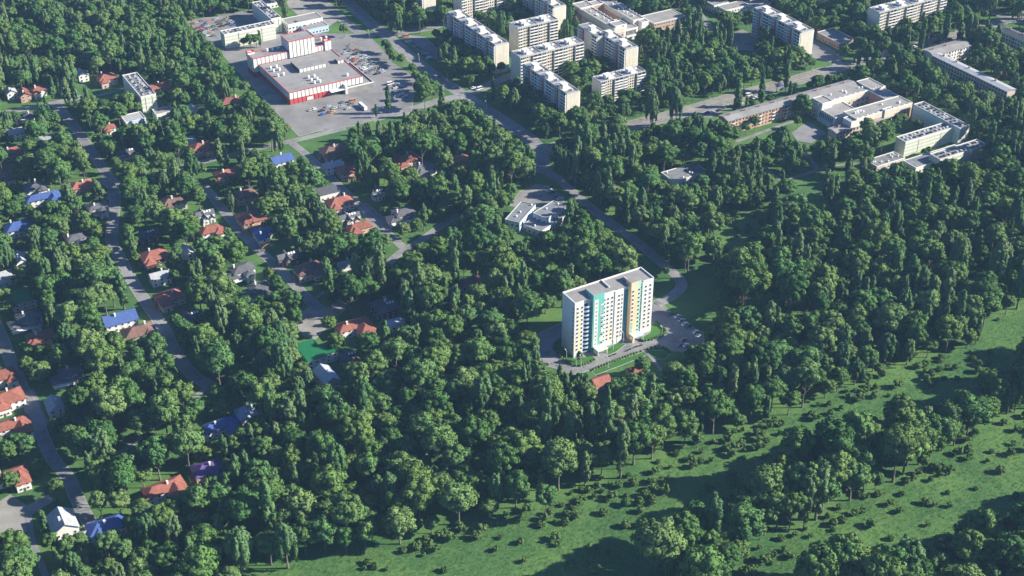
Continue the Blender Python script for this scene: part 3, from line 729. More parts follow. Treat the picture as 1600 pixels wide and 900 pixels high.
flat_building('kiosk_row', 'white low building at the top edge behind the teal shaded office slab', 'building', [(412, 2), (418, 6), (430, 0), (424, -6)], 5.0, 'white', 'roof_grey')
flat_building('nursery', 'two-storey nursery with a yellow window band behind the park at the top', 'nursery school', [(1124, 11), (1134, 16.5), (1166, 7), (1156, 1)], 7.0, 'white', 'roof_grey')
flat_building('nursery', 'smaller two-storey nursery wing nearest the left of the park at the top', 'nursery school', [(1107, 4), (1116, 9), (1134, 2), (1124, -4)], 7.0, 'white', 'roof_grey')
flat_building('nursery', 'pale blue nursery wing touching the top edge left of the lone striped block', 'nursery school', [(1168, 6), (1176, 11), (1200, 3), (1190, -3)], 5.5, 'skyblue', 'roof_grey')
flat_building('pavilion', 'low white-striped pavilion with a flat grey roof between the two lone panel blocks', 'pavilion', [(1279, 50), (1295, 45.5), (1334.5, 60.5), (1312, 68)], 6.0, 'brick', 'roof_blue')
flat_building('pavilion', 'dark flat roof edged in white showing above the crowns of the central wood', 'pavilion', [(1036, 272), (1080, 256), (1103, 266), (1060, 282)], 5.0, 'white', 'roof_dark', units=6)
flat_building('clinic', 'left wing of the white clinic with blue walls beside a small car park', 'clinic', [(789, 343), (815, 315), (833, 319), (812, 348)], 8.0, 'skyblue', 'roof_blue', 'parapet', units=3, keepz=.1, rot=66)
flat_building('clinic', 'right wing of the clinic with a grey flat roof edged in white', 'clinic', [(832.5, 333), (866, 315), (886, 322.5)], 8.2, 'skyblue', 'roof_blue', 'parapet', units=4, keepz=.1, rot=50)
flat_building('clinic', 'lower front wing of the clinic half hidden by round trees', 'clinic', [(826, 345), (843, 361), (884, 337)], 4.6, 'greywall', 'roof_blue', 'parapet', units=3, keepz=.3, rot=51)
flat_building('house', 'long low white building with a flat roof beside the narrow office slab among the gardens', 'building', [(240, 174), (246, 179), (270, 171), (262, 166)], 4.5, 'white', 'roof_grey')
flat_building('house', 'pale blue flat roof in front of the narrow office slab at the upper left', 'building', [(192, 186), (200, 191), (224, 180), (216, 175)], 4.5, 'skyblue', 'pale_metal')

# ------------------------------------------------------------------ brick schools round a courtyard
def school(label, corners, H, rot=0):
    rz = GA + R(rot); u1 = Vector((math.cos(rz), math.sin(rz), 0)); u2 = Vector((-u1.y, u1.x, 0))
    ps = [G(x, y, H) for x, y in corners]; a_ = [p.dot(u1) for p in ps]; b_ = [p.dot(u2) for p in ps]; s0, s1, t0, t1 = min(a_), max(a_), min(b_), max(b_)
    c = u1*((s0+s1)/2) + u2*((t0+t1)/2); hx, hy = (s1-s0)/2, (t1-t0)/2
    root = thing('school', label, 'school', c, rz)
    wd = min(2*hy*.30, 2*hx*.3)
    def wing(x0, x1, y0, y1, h, wall, trim='white', cren=True):
        MB().box(x0, x1, y0, y1, 0, h-.3, False).build('wall', M[wall], root)
        r = MB().box(x0+.4, x1-.4, y0+.4, y1-.4, h-.3, h-.1).build('roof', M['roof_pale'], root)
        if cren: MB().box(x0-.05, x1+.05, y0-.05, y1+.05, h*.66, h-.42).build('cream_band', M['cream'], root)
        p = MB(); p.parapet(x0-.08, x1+.08, y0-.08, y1+.08, h-.4, h+.45, .42)
        if cren:
            n = int((x1-x0)/2.6)
            for i in range(0, n, 2): p.box(x0+i*2.6, x0+i*2.6+1.5, y0-.08, y0+.34, h+.45, h+1.2)
        p.build('parapet', M[trim], r); return r
    r1 = wing(-hx, hx, hy-wd, hy, H, 'pinkish')                       # far wing
    r2 = wing(-hx+8, hx-.02, -hy, -hy+wd, H-.04, 'brick', 'white')      # near wing
    r3 = wing(hx-wd*.9, hx-.05, -hy+wd+.02, hy-wd-.02, H-.1, 'brick_red', cren=False)
    hl = wing(-hx+.6, -hx+2*hx*.38, -hy+wd+.02, hy-wd-.02, H*.72, 'white', cren=False)   # hall
    tw = wing(-hx+1.5, -hx+11.5, hy-wd-3.2, hy-wd+8.5, H+1.4, 'white', cren=False); tw2 = wing(-hx+2.0, -hx+13, -hy-1.2, -hy+wd*.55, H*.93, 'white', cren=False)
    wing(hx-12, hx+1.2, hy-wd*1.2, hy+1.1, H+1.0, 'brick', cren=True); wing(hx*.1, hx*.42, -hy-1.0, -hy+2.5, H+.7, 'cream', cren=True)
    tall = win_mesh(1.3, 4.2); n = 8; y0, y1 = -hy+wd+2, hy-wd-2
    for i in range(n): part('window', tall, root, (-hx+.6, y0+(i+.5)*(y1-y0)/n, H*.72-5.4), -math.pi/2)
    wm = win_mesh(1.6, 1.7)
    for f in range(3):
        z = 1+f*(H-1)/3
        for i in range(int((2*hx-16)/3.6)): part('window', wm, root, (-hx+15+i*3.6, -hy, z))
        if rot:
            for i in range(int((2*hx-6)/3.6)): part('window', wm, root, (-hx+4+i*3.6, hy, z), math.pi)
        for i in range(int((2*hx-wd*2)/4.5)): part('window', wm, root, (-hx+2*hx*.4+2+i*4.5, hy-wd, z))
        for i in range(3): part('window', wm, root, (-hx, hy-wd*.8+i*wd*.3, z), -math.pi/2)
    for k in range(16): part('roof_vent', ME['ventS'], root, (rnd.uniform(-hx+14, hx-3), rnd.choice((hy-wd/2, -hy+wd/2))+rnd.uniform(-2.5, 2.5), H-.1))
    cl = MB(); cl.box(-hx-1.5, -hx+.55, y0, y1, 0, 3.2); cl.build('entrance_canopy', M['greywall'], root)
    keep_box(Mx(c, rz), -hx, hx, -hy, hy, H*.35, H)
    return root
ME['ventS'] = MB().box(-.5, .5, -.4, .4, 0, 1.3).mesh('roof_vent', M['white_metal'])
school('brick and white school around a courtyard, at the right beside the long brick housing block', [(1259, 152.5), (1354, 126), (1424, 160), (1326, 190)], 12.0)
school('large brick and white school at the top, right of the shaded stepped block', [(897, 8), (972, 43), (1012, 32)], 12.5, 90)
flat_building('school_annexe', 'lower brick annexe with a pale flat roof at the right of the large top school', 'school annexe', [(1010, 24), (1022, 37), (1067, 25), (1050, 14)], 10.0, 'brick', 'roof_pale')

# ------------------------------------------------------------------ five-storey brick housing
HG = 'five-storey housing rows'
def row_house(label, p_front_left, p_front_right, H, D, side, wall, roof, gable=1.2, balc=True, keepz=.45):
    a = G(*p_front_left, H); b_ = G(*p_front_right, H)
    if side: t1, t0 = a.dot(E2), b_.dot(E2); s0 = (a.dot(E1)+b_.dot(E1))/2; s1 = s0+D; Lx = t1-t0; rz = GA-math.pi/2
    else: s0, s1 = a.dot(E1), b_.dot(E1); t0 = (a.dot(E2)+b_.dot(E2))/2; t1 = t0+D; Lx = s1-s0; rz = GA
    c = wp((s0+s1)/2, (t0+t1)/2); root = thing('housing_row', label, 'apartment block', c, rz, HG); hx, hy = Lx/2, D/2
    w = MB(); w.box(-hx, hx, -hy, hy, 0, H-.1, False)
    w.face((-hx, -hy, H-.1), (-hx, 0, H+gable-.1), (-hx, hy, H-.1)); w.face((hx, -hy, H-.1), (hx, hy, H-.1), (hx, 0, H+gable-.1)); w.build('wall', M[wall], root)
    r = MB(); o = .6
    for sg in (-1, 1):
        q = [(-hx-o, sg*(hy+o), H-.12), (hx+o, sg*(hy+o), H-.12), (hx+o, 0, H+gable), (-hx-o, 0, H+gable)]
        r.face(*(q if sg < 0 else q[::-1])); q2 = [(x, y, z-.2) for x, y, z in q]; r.face(*(q2[::-1] if sg < 0 else q2))
        e = [q[0], q[1]]; r.face((*e[0][:2], e[0][2]-.2), (*e[1][:2], e[1][2]-.2), e[1], e[0])
    rf = r.build('roof', M[roof], root)
    if 'chim' not in ME:
        b = MB(); b.box(-.8, -.2, -.4, .4, -1, 1.5); b.box(.3, .9, -.4, .4, -1, 1.5); b.box(-.3, .3, .5, 1.0, -1, 1.2); ME['chim'] = b.mesh('chimney', M['brick'])
        k = MB(); k.box(-1.5, 1.5, -1.1, -1.0, -.1, 1.0); k.box(-1.5, 1.5, -1.0, 0, -.12, 0); k.mi = 1; k.box(-1.3, 1.3, -.05, 0, .1, 2.1); ME['bal5'] = k.mesh('balcony', M['greywall'], M['glass_brown'])
    for i in range(int(Lx/14)): part('chimney', ME['chim'], rf, (-hx+7+i*14, 1.2, H+gable*.8))
    nf = max(2, round(H/3.0)); fh = (H-.8)/nf; n = int(Lx/3.1); ww = MB()
    for f in range(nf):
        z = 1.2+f*fh
        for i in range(n):
            x = -hx+(i+.5)*Lx/n
            if balc and i % 4 == 1 and f > 0: part('balcony', ME['bal5'], root, (x, -hy, z-.8)); continue
            ww.mi = 0; ww.box(x-.65, x+.65, -hy-.05, -hy, z, z+1.5); ww.mi = 1; ww.box(x-.78, x+.78, -hy-.14, -hy, z-.14, z)
    ww.build('window', [M['glass_brown'], M['white']], root, kind='stuff')
    keep_box(Mx(c, rz), -hx, hx, -hy, hy, H*keepz, H)
    return root
row_house('long low-roofed brick housing row with lit balconies along the avenue, left of the courtyard school', (1138, 189), (1341, 133), 12.0, 11.5, False, 'brick', 'roof_grey')
row_house('long shaded housing row with a blue-grey roof among trees at the right', (1457, 86), (1574, 143), 13.0, 9, True, 'pinkish', 'pale_metal', .8, False)
row_house('white housing row with lit balconies end-on to the avenue at the upper right', (1459, 86), (1519, 71), 12.0, 14, False, 'white', 'roof_grey')
row_house('bluish white housing row under a slate roof at the right edge', (1561, 46), (1640, 84), 13.0, 12, True, 'white', 'slate', 2.0)
row_house('low brick building with a broad grey roof in front of the courtyard school', (1306, 207), (1394, 183), 6.5, 9, False, 'pinkish', 'roof_grey', .8, False)

# ================================================================== HOUSES
def hip(b, x0, x1, y0, y1, z, pitch, o=.7):
    x0 -= o; x1 += o; y0 -= o; y1 += o; z -= o*pitch; w, d = x1-x0, y1-y0
    h = min(w, d)/2*pitch
    if w >= d: r0, r1 = (x0+d/2, (y0+y1)/2, z+h), (x1-d/2, (y0+y1)/2, z+h)
    else: r0, r1 = ((x0+x1)/2, y0+w/2, z+h), ((x0+x1)/2, y1-w/2, z+h)
    A, B_, C_, D_ = (x0, y0, z), (x1, y0, z), (x1, y1, z), (x0, y1, z)
    if w >= d: b.face(A, B_, r1, r0); b.face(C_, D_, r0, r1); b.face(D_, A, r0); b.face(B_, C_, r1)
    else: b.face(D_, A, r0, r1); b.face(B_, C_, r1, r0); b.face(A, B_, r0); b.face(C_, D_, r1)
    b.box(x0, x1, y0, y1, z-.28, z-.01)
    return z+h
def gable(b, w_, x0, x1, y0, y1, z, pitch, o=.6, along='x'):
    """roof slabs in b, gable triangles in w_"""
    if along == 'x':
        h = (y1-y0)/2*pitch; ym = (y0+y1)/2; oz = o*pitch
        for sg in (-1, 1):
            ye = y0-o if sg < 0 else y1+o
            q = [(x0-o, ye, z-oz), (x1+o, ye, z-oz), (x1+o, ym, z+h), (x0-o, ym, z+h)]
            q2 = [(x, y, zz+.22) for x, y, zz in q]
            b.face(*(q2 if sg < 0 else q2[::-1])); b.face(*(q[::-1] if sg < 0 else q))
            for i in range(4): j = (i+1) % 4; b.face(q[i], q[j], q2[j], q2[i])
        w_.face((x0, y1, z), (x0, y0, z), (x0, ym, z+h)); w_.face((x1, y0, z), (x1, y1, z), (x1, ym, z+h))
    else:
        h = (x1-x0)/2*pitch; xm = (x0+x1)/2; oz = o*pitch
        for sg in (-1, 1):
            xe = x0-o if sg < 0 else x1+o
            q = [(xe, y1+o, z-oz), (xe, y0-o, z-oz), (xm, y0-o, z+h), (xm, y1+o, z+h)]
            q2 = [(x, y, zz+.22) for x, y, zz in q]
            b.face(*(q2 if sg < 0 else q2[::-1])); b.face(*(q[::-1] if sg < 0 else q))
            for i in range(4): j = (i+1) % 4; b.face(q[i], q[j], q2[j], q2[i])
        w_.face((x0, y0, z), (x1, y0, z), (xm, y0, z+h)); w_.face((x1, y1, z), (x0, y1, z), (xm, y1, z+h))
    return z+h
CHIM = MB().box(-.45, .45, -.45, .45, -1.2, 1.6).box(-.55, .55, -.55, .55, 1.6, 1.8).mesh('chimney', M['white'])
SKYL = MB().box(-.5, .5, -.7, .7, 0, .08).mesh('skylight', M['white_metal'], )
DOOR = MB().box(-.6, .6, -.08, .02, 0, 2.2).mesh('door', M['timber'])
def house(px, py, label, style, roof, wall='white', w=13.0, d=10.0, k=0, cat='house', h=5.6, name=None, vk=1.25, glass='glass', pz=None):
    """px, py: where the middle of the roof shows in the photo; k: quarter turns off the street grid"""
    pitch = .52
    loc = G(px, py, (pz if pz is not None else h+1.2)); loc.z = 0; rz = GA + k*math.pi/2 + R(rnd.uniform(-3, 3))
    nm = name or {'flat': 'garage', 'hut': 'shed'}.get(style, 'house')
    root = thing(nm, label, cat, loc, rz); hx, hy = w/2, d/2; top = h
    vols = [(-hx, hx, -hy, hy, h)]
    if style == 'hip':
        wx = rnd.uniform(.36, .46)*w; s_ = rnd.choice((-1, 1)); cx = s_*(hx-wx/2-.4)
        vols.append((cx-wx/2, cx+wx/2, -hy-3.4, hy*.2, h-.7))
    elif style == 'ell':
        vols = [(-hx, hx, -hy*.55, hy*.55, h), (hx-d*.62, hx-.25, -hy-4.5, hy*.3, h-.5)]
    elif style == 'flatell':
        vols = [(-hx, hx, -hy*.35, hy, h), (-hx+1.5, hx*.35, -hy-2.5, -hy*.35+.05, h-.35)]
    elif style == 'modern':
        vols = [(-hx*.55, hx, -hy*.6, hy, h+.6), (-hx-1.5, -hx*.2, -hy*.9, hy*.55, h-1.4), (hx*.1, hx*.75, -hy-2.6, -hy*.2, h-.3)]
    elif style == 'cross':
        vols = [(-hx, hx, -hy*.6, hy*.6, h-.6), (-hx*.5, hx*.15, -hy, hy, h-.3), (hx*.35, hx*.9, -hy*.9, hy*.8, h-1)]
    wm = win_mesh(1.25, 1.35, glass=glass); nfl = 2 if h > 4.4 else 1
    for i, (x0, x1, y0, y1, hh) in enumerate(vols):
        wb, rb = MB(), MB(); wb.box(x0, x1, y0, y1, 0, hh, False)
        if style in ('hip', 'ell', 'modern', 'pyramid'):
            pt = {'modern': .36, 'pyramid': .62}.get(style, pitch); t = hip(rb, x0, x1, y0, y1, hh+(.5 if style != 'modern' else .3), pt, .75)
        elif style in ('gable', 'hut'):
            t = gable(rb, wb, x0, x1, y0, y1, hh, .62, .6, 'x' if x1-x0 >= y1-y0 else 'y')
        elif style == 'cross':
            t = gable(rb, wb, x0, x1, y0, y1, hh-.8, .95, .6, 'x' if i == 0 else 'y')
        else:
            rb.box(x0-.25, x1+.25, y0-.25, y1+.25, hh, hh+.35); t = hh+.35
        top = max(top, t)
        wb.build('wall', M[wall], root); ro = rb.build('roof', M[roof], root)
        if i == 0:
            rr = ro
            if style in ('hip', 'ell', 'modern', 'gable', 'pyramid') and style != 'hut':
                part('chimney', CHIM, ro, (rnd.uniform(-.3, .3)*(x1-x0), (y0+y1)/2+rnd.choice((-1, 1))*(y1-y0)*.12, t-.5))
        for f in range(nfl):
            z = .95+f*2.75
            if z+1.4 > hh: continue
            n = max(1, int((x1-x0)/3.4)); m = max(1, int((y1-y0)/3.6))
            for j in range(n):
                xx = x0+(j+.5)*(x1-x0)/n
                if not any(a < xx < b_ and c_ < y0 < e for a, b_, c_, e, _ in vols): part('window', wm, root, (xx, y0, z))
                if not any(a < xx < b_ and c_ < y1 < e for a, b_, c_, e, _ in vols): part('window', wm, root, (xx, y1, z), math.pi)
            for j in range(m):
                yy = y0+(j+.5)*(y1-y0)/m
                if not any(c_ < yy < e and a < x0 < b_ for a, b_, c_, e, _ in vols): part('window', wm, root, (x0, yy, z), -math.pi/2)
                if not any(c_ < yy < e and a < x1 < b_ for a, b_, c_, e, _ in vols): part('window', wm, root, (x1, yy, z), math.pi/2)
    if style in ('pyramid', 'cross'):
        for dx in (-1.8, 0, 1.8):
            sk = part('skylight', SKYL, rr, (dx+hx*.25, -hy*(.42 if style == 'pyramid' else .3), h+(.5+hy*.58*.62 if style == 'pyramid' else .55+.3*hy*.95))); sk.rotation_euler = (math.atan(.62 if style == 'pyramid' else .95), 0, 0)
    if style == 'modern':
        pc = MB()
        for dx in (.16, .42, .68): pc.box(hx*dx-.25, hx*dx+.25, -hy-3.5, -hy-3.1, 0, h-.5)
        pc.build('portico_column', M['white'], root)
        MB().box(-hx-1.6, hx*.05, -hy-2.2, -hy*.9-.1, 2.7, 3.0).build('terrace_slab', M['white'], root)
    if style not in ('flat', 'hut', 'flatell'): part('door', DOOR, root, (vols[-1][0]+(vols[-1][1]-vols[-1][0])*.5+.0, vols[-1][2]-.05, 0))
    if cat == 'house' and style in ('hip', 'ell') and rnd.random() < .8:
        MB().box(-hx-2.6, -hx-.02, -hy*.5, hy*.5, 0, 2.8).build('porch', M['wood' if wall != 'white' else 'white'], root)
    keep_box(Mx(loc, rz), -hx, hx, -hy, hy, h*.5, top, 1.2, vk)
    return root
H = house
# upper left gardens
H(127, 112, 'small white gabled house at the edge of the upper left wood', 'gable', 'pale_metal', 'white', 11, 8, 1)
H(16, 140, 'small white gabled house nearest the left edge at the upper left', 'gable', 'pale_metal', 'white', 10, 8, 1)
H(37, 143, 'narrow red-roofed house left of a dense pair of trees at the upper left', 'gable', 'red_tile', 'brick', 12, 8, 1)
H(60, 136, 'low red roof just right of the narrow red-roofed house at the upper left', 'hip', 'red_tile', 'white', 11, 8)
H(107, 140, 'pale flat garage beside the top end of the left street', 'flat', 'roof_grey', 'white', 11, 7, 0, 'garage', 4.2)
H(166, 118, 'weathered red-roofed house left of the narrow office slab', 'hip', 'red_tile', 'pinkish', 14, 11)
H(249, 133, 'long brownish red roof right of the narrow office slab', 'gable', 'red_tile', 'brick', 20, 9)
H(359, 155, 'red hip-roofed house with dark timber walls near the shopping centre boundary', 'hip', 'red_tile', 'timber', 16, 10)
H(301, 168, 'small steep pale gable-roofed house left of the red house with timber walls', 'gable', 'pale_metal', 'white', 11, 8, 1)
H(76, 212, 'blue-grey flat roof left of the wide top part of the left street', 'flat', 'pale_metal', 'greywall', 13, 8, 0, 'garage', 4.5)
H(19, 233, 'red roof near the left edge above the purple-brown roof', 'hip', 'red_tile', 'brick', 13, 9)
H(170, 196, 'tiny orange roof among trees right of the left street', 'hip', 'red_tile', 'white', 8, 6, 0, 'cottage', 3.6)
H(291, 216, 'grey flat roof touching a red-roofed house among the middle gardens', 'flat', 'pale_metal', 'white', 12, 8, 0, 'garage', 5.0)
H(313, 226, 'red-roofed house next to the grey flat roof among the middle gardens', 'hip', 'red_tile', 'brick', 14, 11)
H(198, 235, 'dark slate house of many gables right of the left street', 'cross', 'slate', 'pinkish', 15, 12)
H(354, 268, 'wide red hip roof between the two garden lanes', 'hip', 'red_tile', 'brick', 17, 10)
H(126, 286, 'bright red hip roof left of the left street junction', 'hip', 'red_tile', 'brick', 15, 10)
H(52, 288, 'dark slate roof behind the large blue-roofed house at the left', 'hip', 'slate', 'white', 15, 10)
H(66, 304, 'large blue-roofed house with pale walls left of the left street', 'ell', 'blue_metal', 'white', 22, 14)
H(4, 271, 'purple-brown roof cut by the left edge', 'hip', 'brown_tile', 'pinkish', 14, 11)
H(383, 300, 'brown roof half hidden above the garden lane', 'hip', 'brown_tile', 'brick', 14, 10)
H(24, 203, 'low white house with a grey roof close to the left edge', 'gable', 'pale_metal', 'white', 11, 8)
H(42, 178, 'small white carport with dark posts beside the cross lane at the left', 'modern', 'slate', 'white', 9, 7, 0, 'carport', 4.0)
# left street
H(28, 350, 'blue-roofed house near the left edge below the large blue roof', 'hip', 'blue_metal', 'white', 17, 11)
H(148, 322, 'grey-roofed modern white house beside the bend of the left street', 'modern', 'slate', 'white', 17, 10)
H(114, 371, 'white house with grey tiled roof half hidden left of the left street', 'modern', 'slate', 'white', 15, 10)
H(270, 311, 'brownish hip roof with a small chimney between the left street and the garden lane', 'hip', 'brown_tile', 'pinkish', 16, 11)
H(319, 331, 'dark slate house of steep gables by the start of the garden lane', 'cross', 'slate', 'greywall', 12, 12)
H(388, 337, 'dull red roof right of the garden lane, a dark conifer before it', 'hip', 'red_tile', 'brick', 15, 13, 1)
H(330, 355, 'orange-red roof among dark trees left of the garden lane', 'hip', 'red_tile', 'white', 15, 9)
H(230, 362, 'dark slate cross-gabled roof above the timber-walled red house', 'cross', 'slate', 'timber', 14, 12)
H(240, 396, 'orange-red hip roof over dark timber walls beside the left street', 'hip', 'red_tile', 'timber', 16, 12)
H(292, 389, 'small pale grey house right of the orange-red roof with timber walls', 'gable', 'pale_metal', 'white', 11, 7, 1)
H(249, 427, 'blue-grey roofed white house below the orange-red roof with timber walls', 'gable', 'pale_metal', 'white', 12, 8)
H(264, 459, 'red hip-roofed house on the lawn beside the left street', 'hip', 'red_tile', 'pinkish', 16, 11)
H(374, 420, 'large white house with a grey roof and a columned bay above the garden lane', 'modern', 'slate', 'white', 18, 12)
H(402, 449, 'white house with slate roof, the lower of the two beside the garden lane', 'modern', 'slate', 'white', 15, 11)
H(33, 460, 'bright green flat metal roof near the left edge', 'flat', 'green_metal', 'pinkish', 15, 14, 1, 'house', 6, name='house')
H(40, 495, 'white house with slate roof and columned porch in front of the green roof', 'modern', 'slate', 'white', 17, 12)
H(62, 522, 'red hip roof just below the white columned house at the left', 'hip', 'red_tile', 'brick', 15, 9)
H(186, 494, 'large blue-roofed house with pale walls touching a brown-roofed house', 'gable', 'blue_metal', 'white', 19, 12)
H(216, 514, 'brown hip roof between the blue-roofed house and the left street', 'hip', 'brown_tile', 'pinkish', 18, 11)
H(299, 489, 'dark slate roof of several gables among trees right of the left street', 'cross', 'slate', 'timber', 12, 11)
H(4, 428, 'pale grey roof cut by the left edge above the green roof', 'hip', 'pale_metal', 'white', 12, 10)
H(31, 402, 'grey violet gable roof among trees near the left edge', 'gable', 'lilac_metal', 'white', 12, 9, 1)
# lower left
H(4, 582, 'topmost of the red roofs along the left edge beside the lower street', 'hip', 'red_tile', 'white', 13, 10)
H(10, 618, 'second red roof from the top along the left edge', 'hip', 'red_tile', 'white', 17, 12)
H(14, 660, 'third red roof from the top along the left edge, its wing nearest the lower street', 'ell', 'red_tile', 'white', 20, 14)
H(12, 738, 'lowest red roof along the left edge behind a round tree', 'ell', 'red_tile', 'white', 18, 12)
H(106, 581, 'modern white house with a dark roof and carport right of the lower street', 'modern', 'slate', 'white', 16, 10)
H(84, 629, 'small pale gable-roofed house beside the parking bay of the lower street', 'gable', 'pale_metal', 'white', 11, 8, 1)
H(343, 660, 'bright blue L-shaped metal roof among trees at the lower left', 'ell', 'blue_metal', 'white', 19, 13)
H(384, 641, 'grey violet tent roof behind the bright blue L-shaped roof', 'pyramid', 'lilac_metal', 'white', 10, 10)
H(324, 728, 'dark violet roof in deep shade at the lower left', 'hip', 'violet_tile', 'brick', 15, 10)
H(255, 758, 'orange-red L-shaped roof of a large house with stone walls at the lower left', 'ell', 'red_tile', 'greywall', 20, 15, 0)
H(97, 812, 'steep grey-white gabled house with chimneys beside the end of the lower street', 'gable', 'pale_metal', 'white', 14, 12, 1, h=7.0)
H(165, 817, 'bright blue roof right of the steep grey-white gabled house', 'hip', 'blue_metal', 'white', 17, 9)
H(136, 831, 'tiny white outbuilding in front of the bright blue roof near the lower street', 'hut', 'pale_metal', 'white', 6, 6, 0, 'shed', 3.6)
# middle
H(439, 246, 'small blue gable roof beside the lane that leads to the shopping centre', 'gable', 'blue_metal', 'white', 15, 10)
H(521, 231, 'large brown hip roof right of the lane that leads to the shopping centre', 'hip', 'brown_tile', 'brick', 18, 12)
H(519, 255, 'pale grey gable-roofed house below the large brown hip roof', 'gable', 'pale_metal', 'white', 13, 8)
H(542, 262, 'narrow red roof half hidden by a tall tree in the middle gardens', 'hip', 'red_tile', 'brick', 12, 12, 1)
H(511, 295, 'tall white house with flat cream and slate roofs beside the middle lane', 'flat', 'slate', 'white', 15, 11, 0, 'house', 7.5, name='house')
H(530, 312, 'orange-red hip roof on the near side of the tall white house', 'hip', 'red_tile', 'pinkish', 17, 11)
H(545, 335, 'dark slate roof of steep gables left of the middle turning area', 'cross', 'slate', 'pinkish', 14, 11)
H(560, 351, 'low red roof touching the middle turning area', 'hip', 'red_tile', 'brick', 16, 8, h=4.2)
H(627, 331, 'dark-roofed white modern house right of the middle turning area', 'modern', 'slate', 'white', 17, 12)
H(632, 246, 'orange-red hip roof with a lower wing above the middle lane', 'hip', 'red_tile', 'brick', 16, 10)
H(662, 259, 'grey slate roof right of the orange-red roof above the middle lane', 'hip', 'slate', 'white', 16, 9)
H(719, 246, 'lone red roof in the thin wood below the crossroads', 'hip', 'red_tile', 'brick', 14, 9)
H(407, 363, 'blue-roofed house with grey walls right of the garden lane', 'ell', 'blue_metal', 'greywall', 15, 12, 1)
H(450, 396, 'dark timber house with slate roof above the brown hip roof', 'cross', 'slate', 'timber', 14, 11)
H(482, 416, 'brown hip roof right of the lower garden lane', 'hip', 'brown_tile', 'pinkish', 17, 12)
H(540, 409, 'little white house among round crowns in the middle', 'gable', 'pale_metal', 'white', 9, 7)
H(590, 297, 'small dark slate roof on the lawn beside the middle lane', 'cross', 'slate', 'greywall', 8, 8)
H(602, 474, 'dark pyramid roof with pale skylights right of the turning circle', 'pyramid', 'slate', 'timber', 15, 14)
H(551, 504, 'large orange-red roof of crossing hips beside the turning circle', 'ell', 'red_tile', 'white', 20, 16)
H(492, 543, 'big bright green flat metal roof below the turning circle', 'flatell', 'green_metal', 'greywall', 19, 17, 1, h=6.4)
H(510, 583, 'violet white two-storey house with small square windows below the green roof', 'gable', 'lilac_metal', 'white', 15, 9, 1, h=7.0)
H(545, 552, 'dark house with bare timber gables right of the green roof', 'cross', 'slate', 'timber', 11, 11)
H(617, 500, 'small pale shed roof right of the large orange-red roof', 'hut', 'lilac_metal', 'white', 9, 7, 0, 'shed', 4)
H(734, 438, 'brown roof edge showing through the wood left of the tower block', 'hip', 'brown_tile', 'white', 15, 9)
# by the tower
H(938, 592, 'dull red gable roof just below the tower block road', 'hut', 'red_tile', 'pinkish', 10, 8, 0, 'outbuilding', 3.8, 'outbuilding', vk=1.7)
H(992, 574, 'thin strip of red roof behind crowns below the tower block road', 'hut', 'red_tile', 'pinkish', 9, 5, 0, 'outbuilding', 2.8, 'outbuilding', vk=.0)
# more roofs glimpsed
H(1142, 228, 'grey flat kiosk roof glimpsed in the wood near the brick row', 'flat', 'pale_metal', 'white', 7, 6, 0, 'kiosk', 3.4, 'kiosk') if False else None
H(1003, 225, 'small white service building with a flat roof glimpsed in the wood below the avenue', 'flat', 'pale_metal', 'white', 9, 6, 0, 'shed', 3.6, 'shed')

# ------------------------------------------------------------------ lawns round the tower, hedges, lamps
def lawn(pts, label=None): return sheet('lawn', pts, 'lawn', .8, True, z=.11)
lawn([(862, 541), (877, 531), (897, 561), (925, 556), (932, 562), (908, 572), (898, 573), (886, 566)])
lawn([(942, 548), (965, 536), (978, 538), (962, 550), (952, 554)])
lawn([(1000, 529), (1016, 520), (1018, 508), (1024, 505), (1045, 521), (1008, 534)])
lawn([(1010, 548), (1024, 543), (1036, 543), (1046, 552), (1042, 560), (1022, 562)])
lawn([(925, 580), (960, 566), (1005, 550), (1010, 555), (965, 573), (930, 586)])

# ================================================================== VEGETATION
def leaf_material(name, cols, trans=.05):
    m = bpy.data.materials.new(name); m.use_nodes = True; t = m.node_tree; n = t.nodes; L = t.links
    b = n['Principled BSDF']; b.inputs['Roughness'].default_value = .7; b.inputs['Specular IOR Level'].default_value = .08
    oi = n.new('ShaderNodeObjectInfo'); cr = n.new('ShaderNodeValToRGB'); e = cr.color_ramp.elements
    while len(e) < len(cols): e.new(.5)
    for i, c in enumerate(cols): e[i].position = i/(len(cols)-1); e[i].color = (*c, 1)
    L.new(oi.outputs['Random'], cr.inputs[0])
    g = n.new('ShaderNodeNewGeometry'); r = n.new('ShaderNodeMapRange'); r.inputs['To Min'].default_value = .8; r.inputs['To Max'].default_value = 1.2
    L.new(g.outputs['Random Per Island'], r.inputs['Value'])
    s_ = n.new('ShaderNodeVectorMath'); s_.operation = 'SCALE'; L.new(cr.outputs[0], s_.inputs[0]); L.new(r.outputs[0], s_.inputs['Scale'])
    L.new(s_.outputs[0], b.inputs['Base Color'])
    tr = n.new('ShaderNodeBsdfTranslucent'); s2 = n.new('ShaderNodeVectorMath'); s2.operation = 'MULTIPLY'; s2.inputs[1].default_value = (1.15, 1.25, .6)
    L.new(s_.outputs[0], s2.inputs[0]); L.new(s2.outputs[0], tr.inputs[0])
    mx = n.new('ShaderNodeMixShader'); mx.inputs[0].default_value = trans; L.new(b.outputs[0], mx.inputs[1]); L.new(tr.outputs[0], mx.inputs[2])
    L.new(mx.outputs[0], n['Material Output'].inputs[0]); return m
M["leaf"] = leaf_material("leaves", [(.048, .118, .034), (.080, .160, .044), (.115, .182, .05), (.070, .160, .052), (.135, .205, .070), (.055, .135, .038)])
M["leaf_col"] = leaf_material("leaves_columnar", [(.058, .125, .048), (.085, .158, .062), (.125, .182, .078), (.068, .145, .05)])
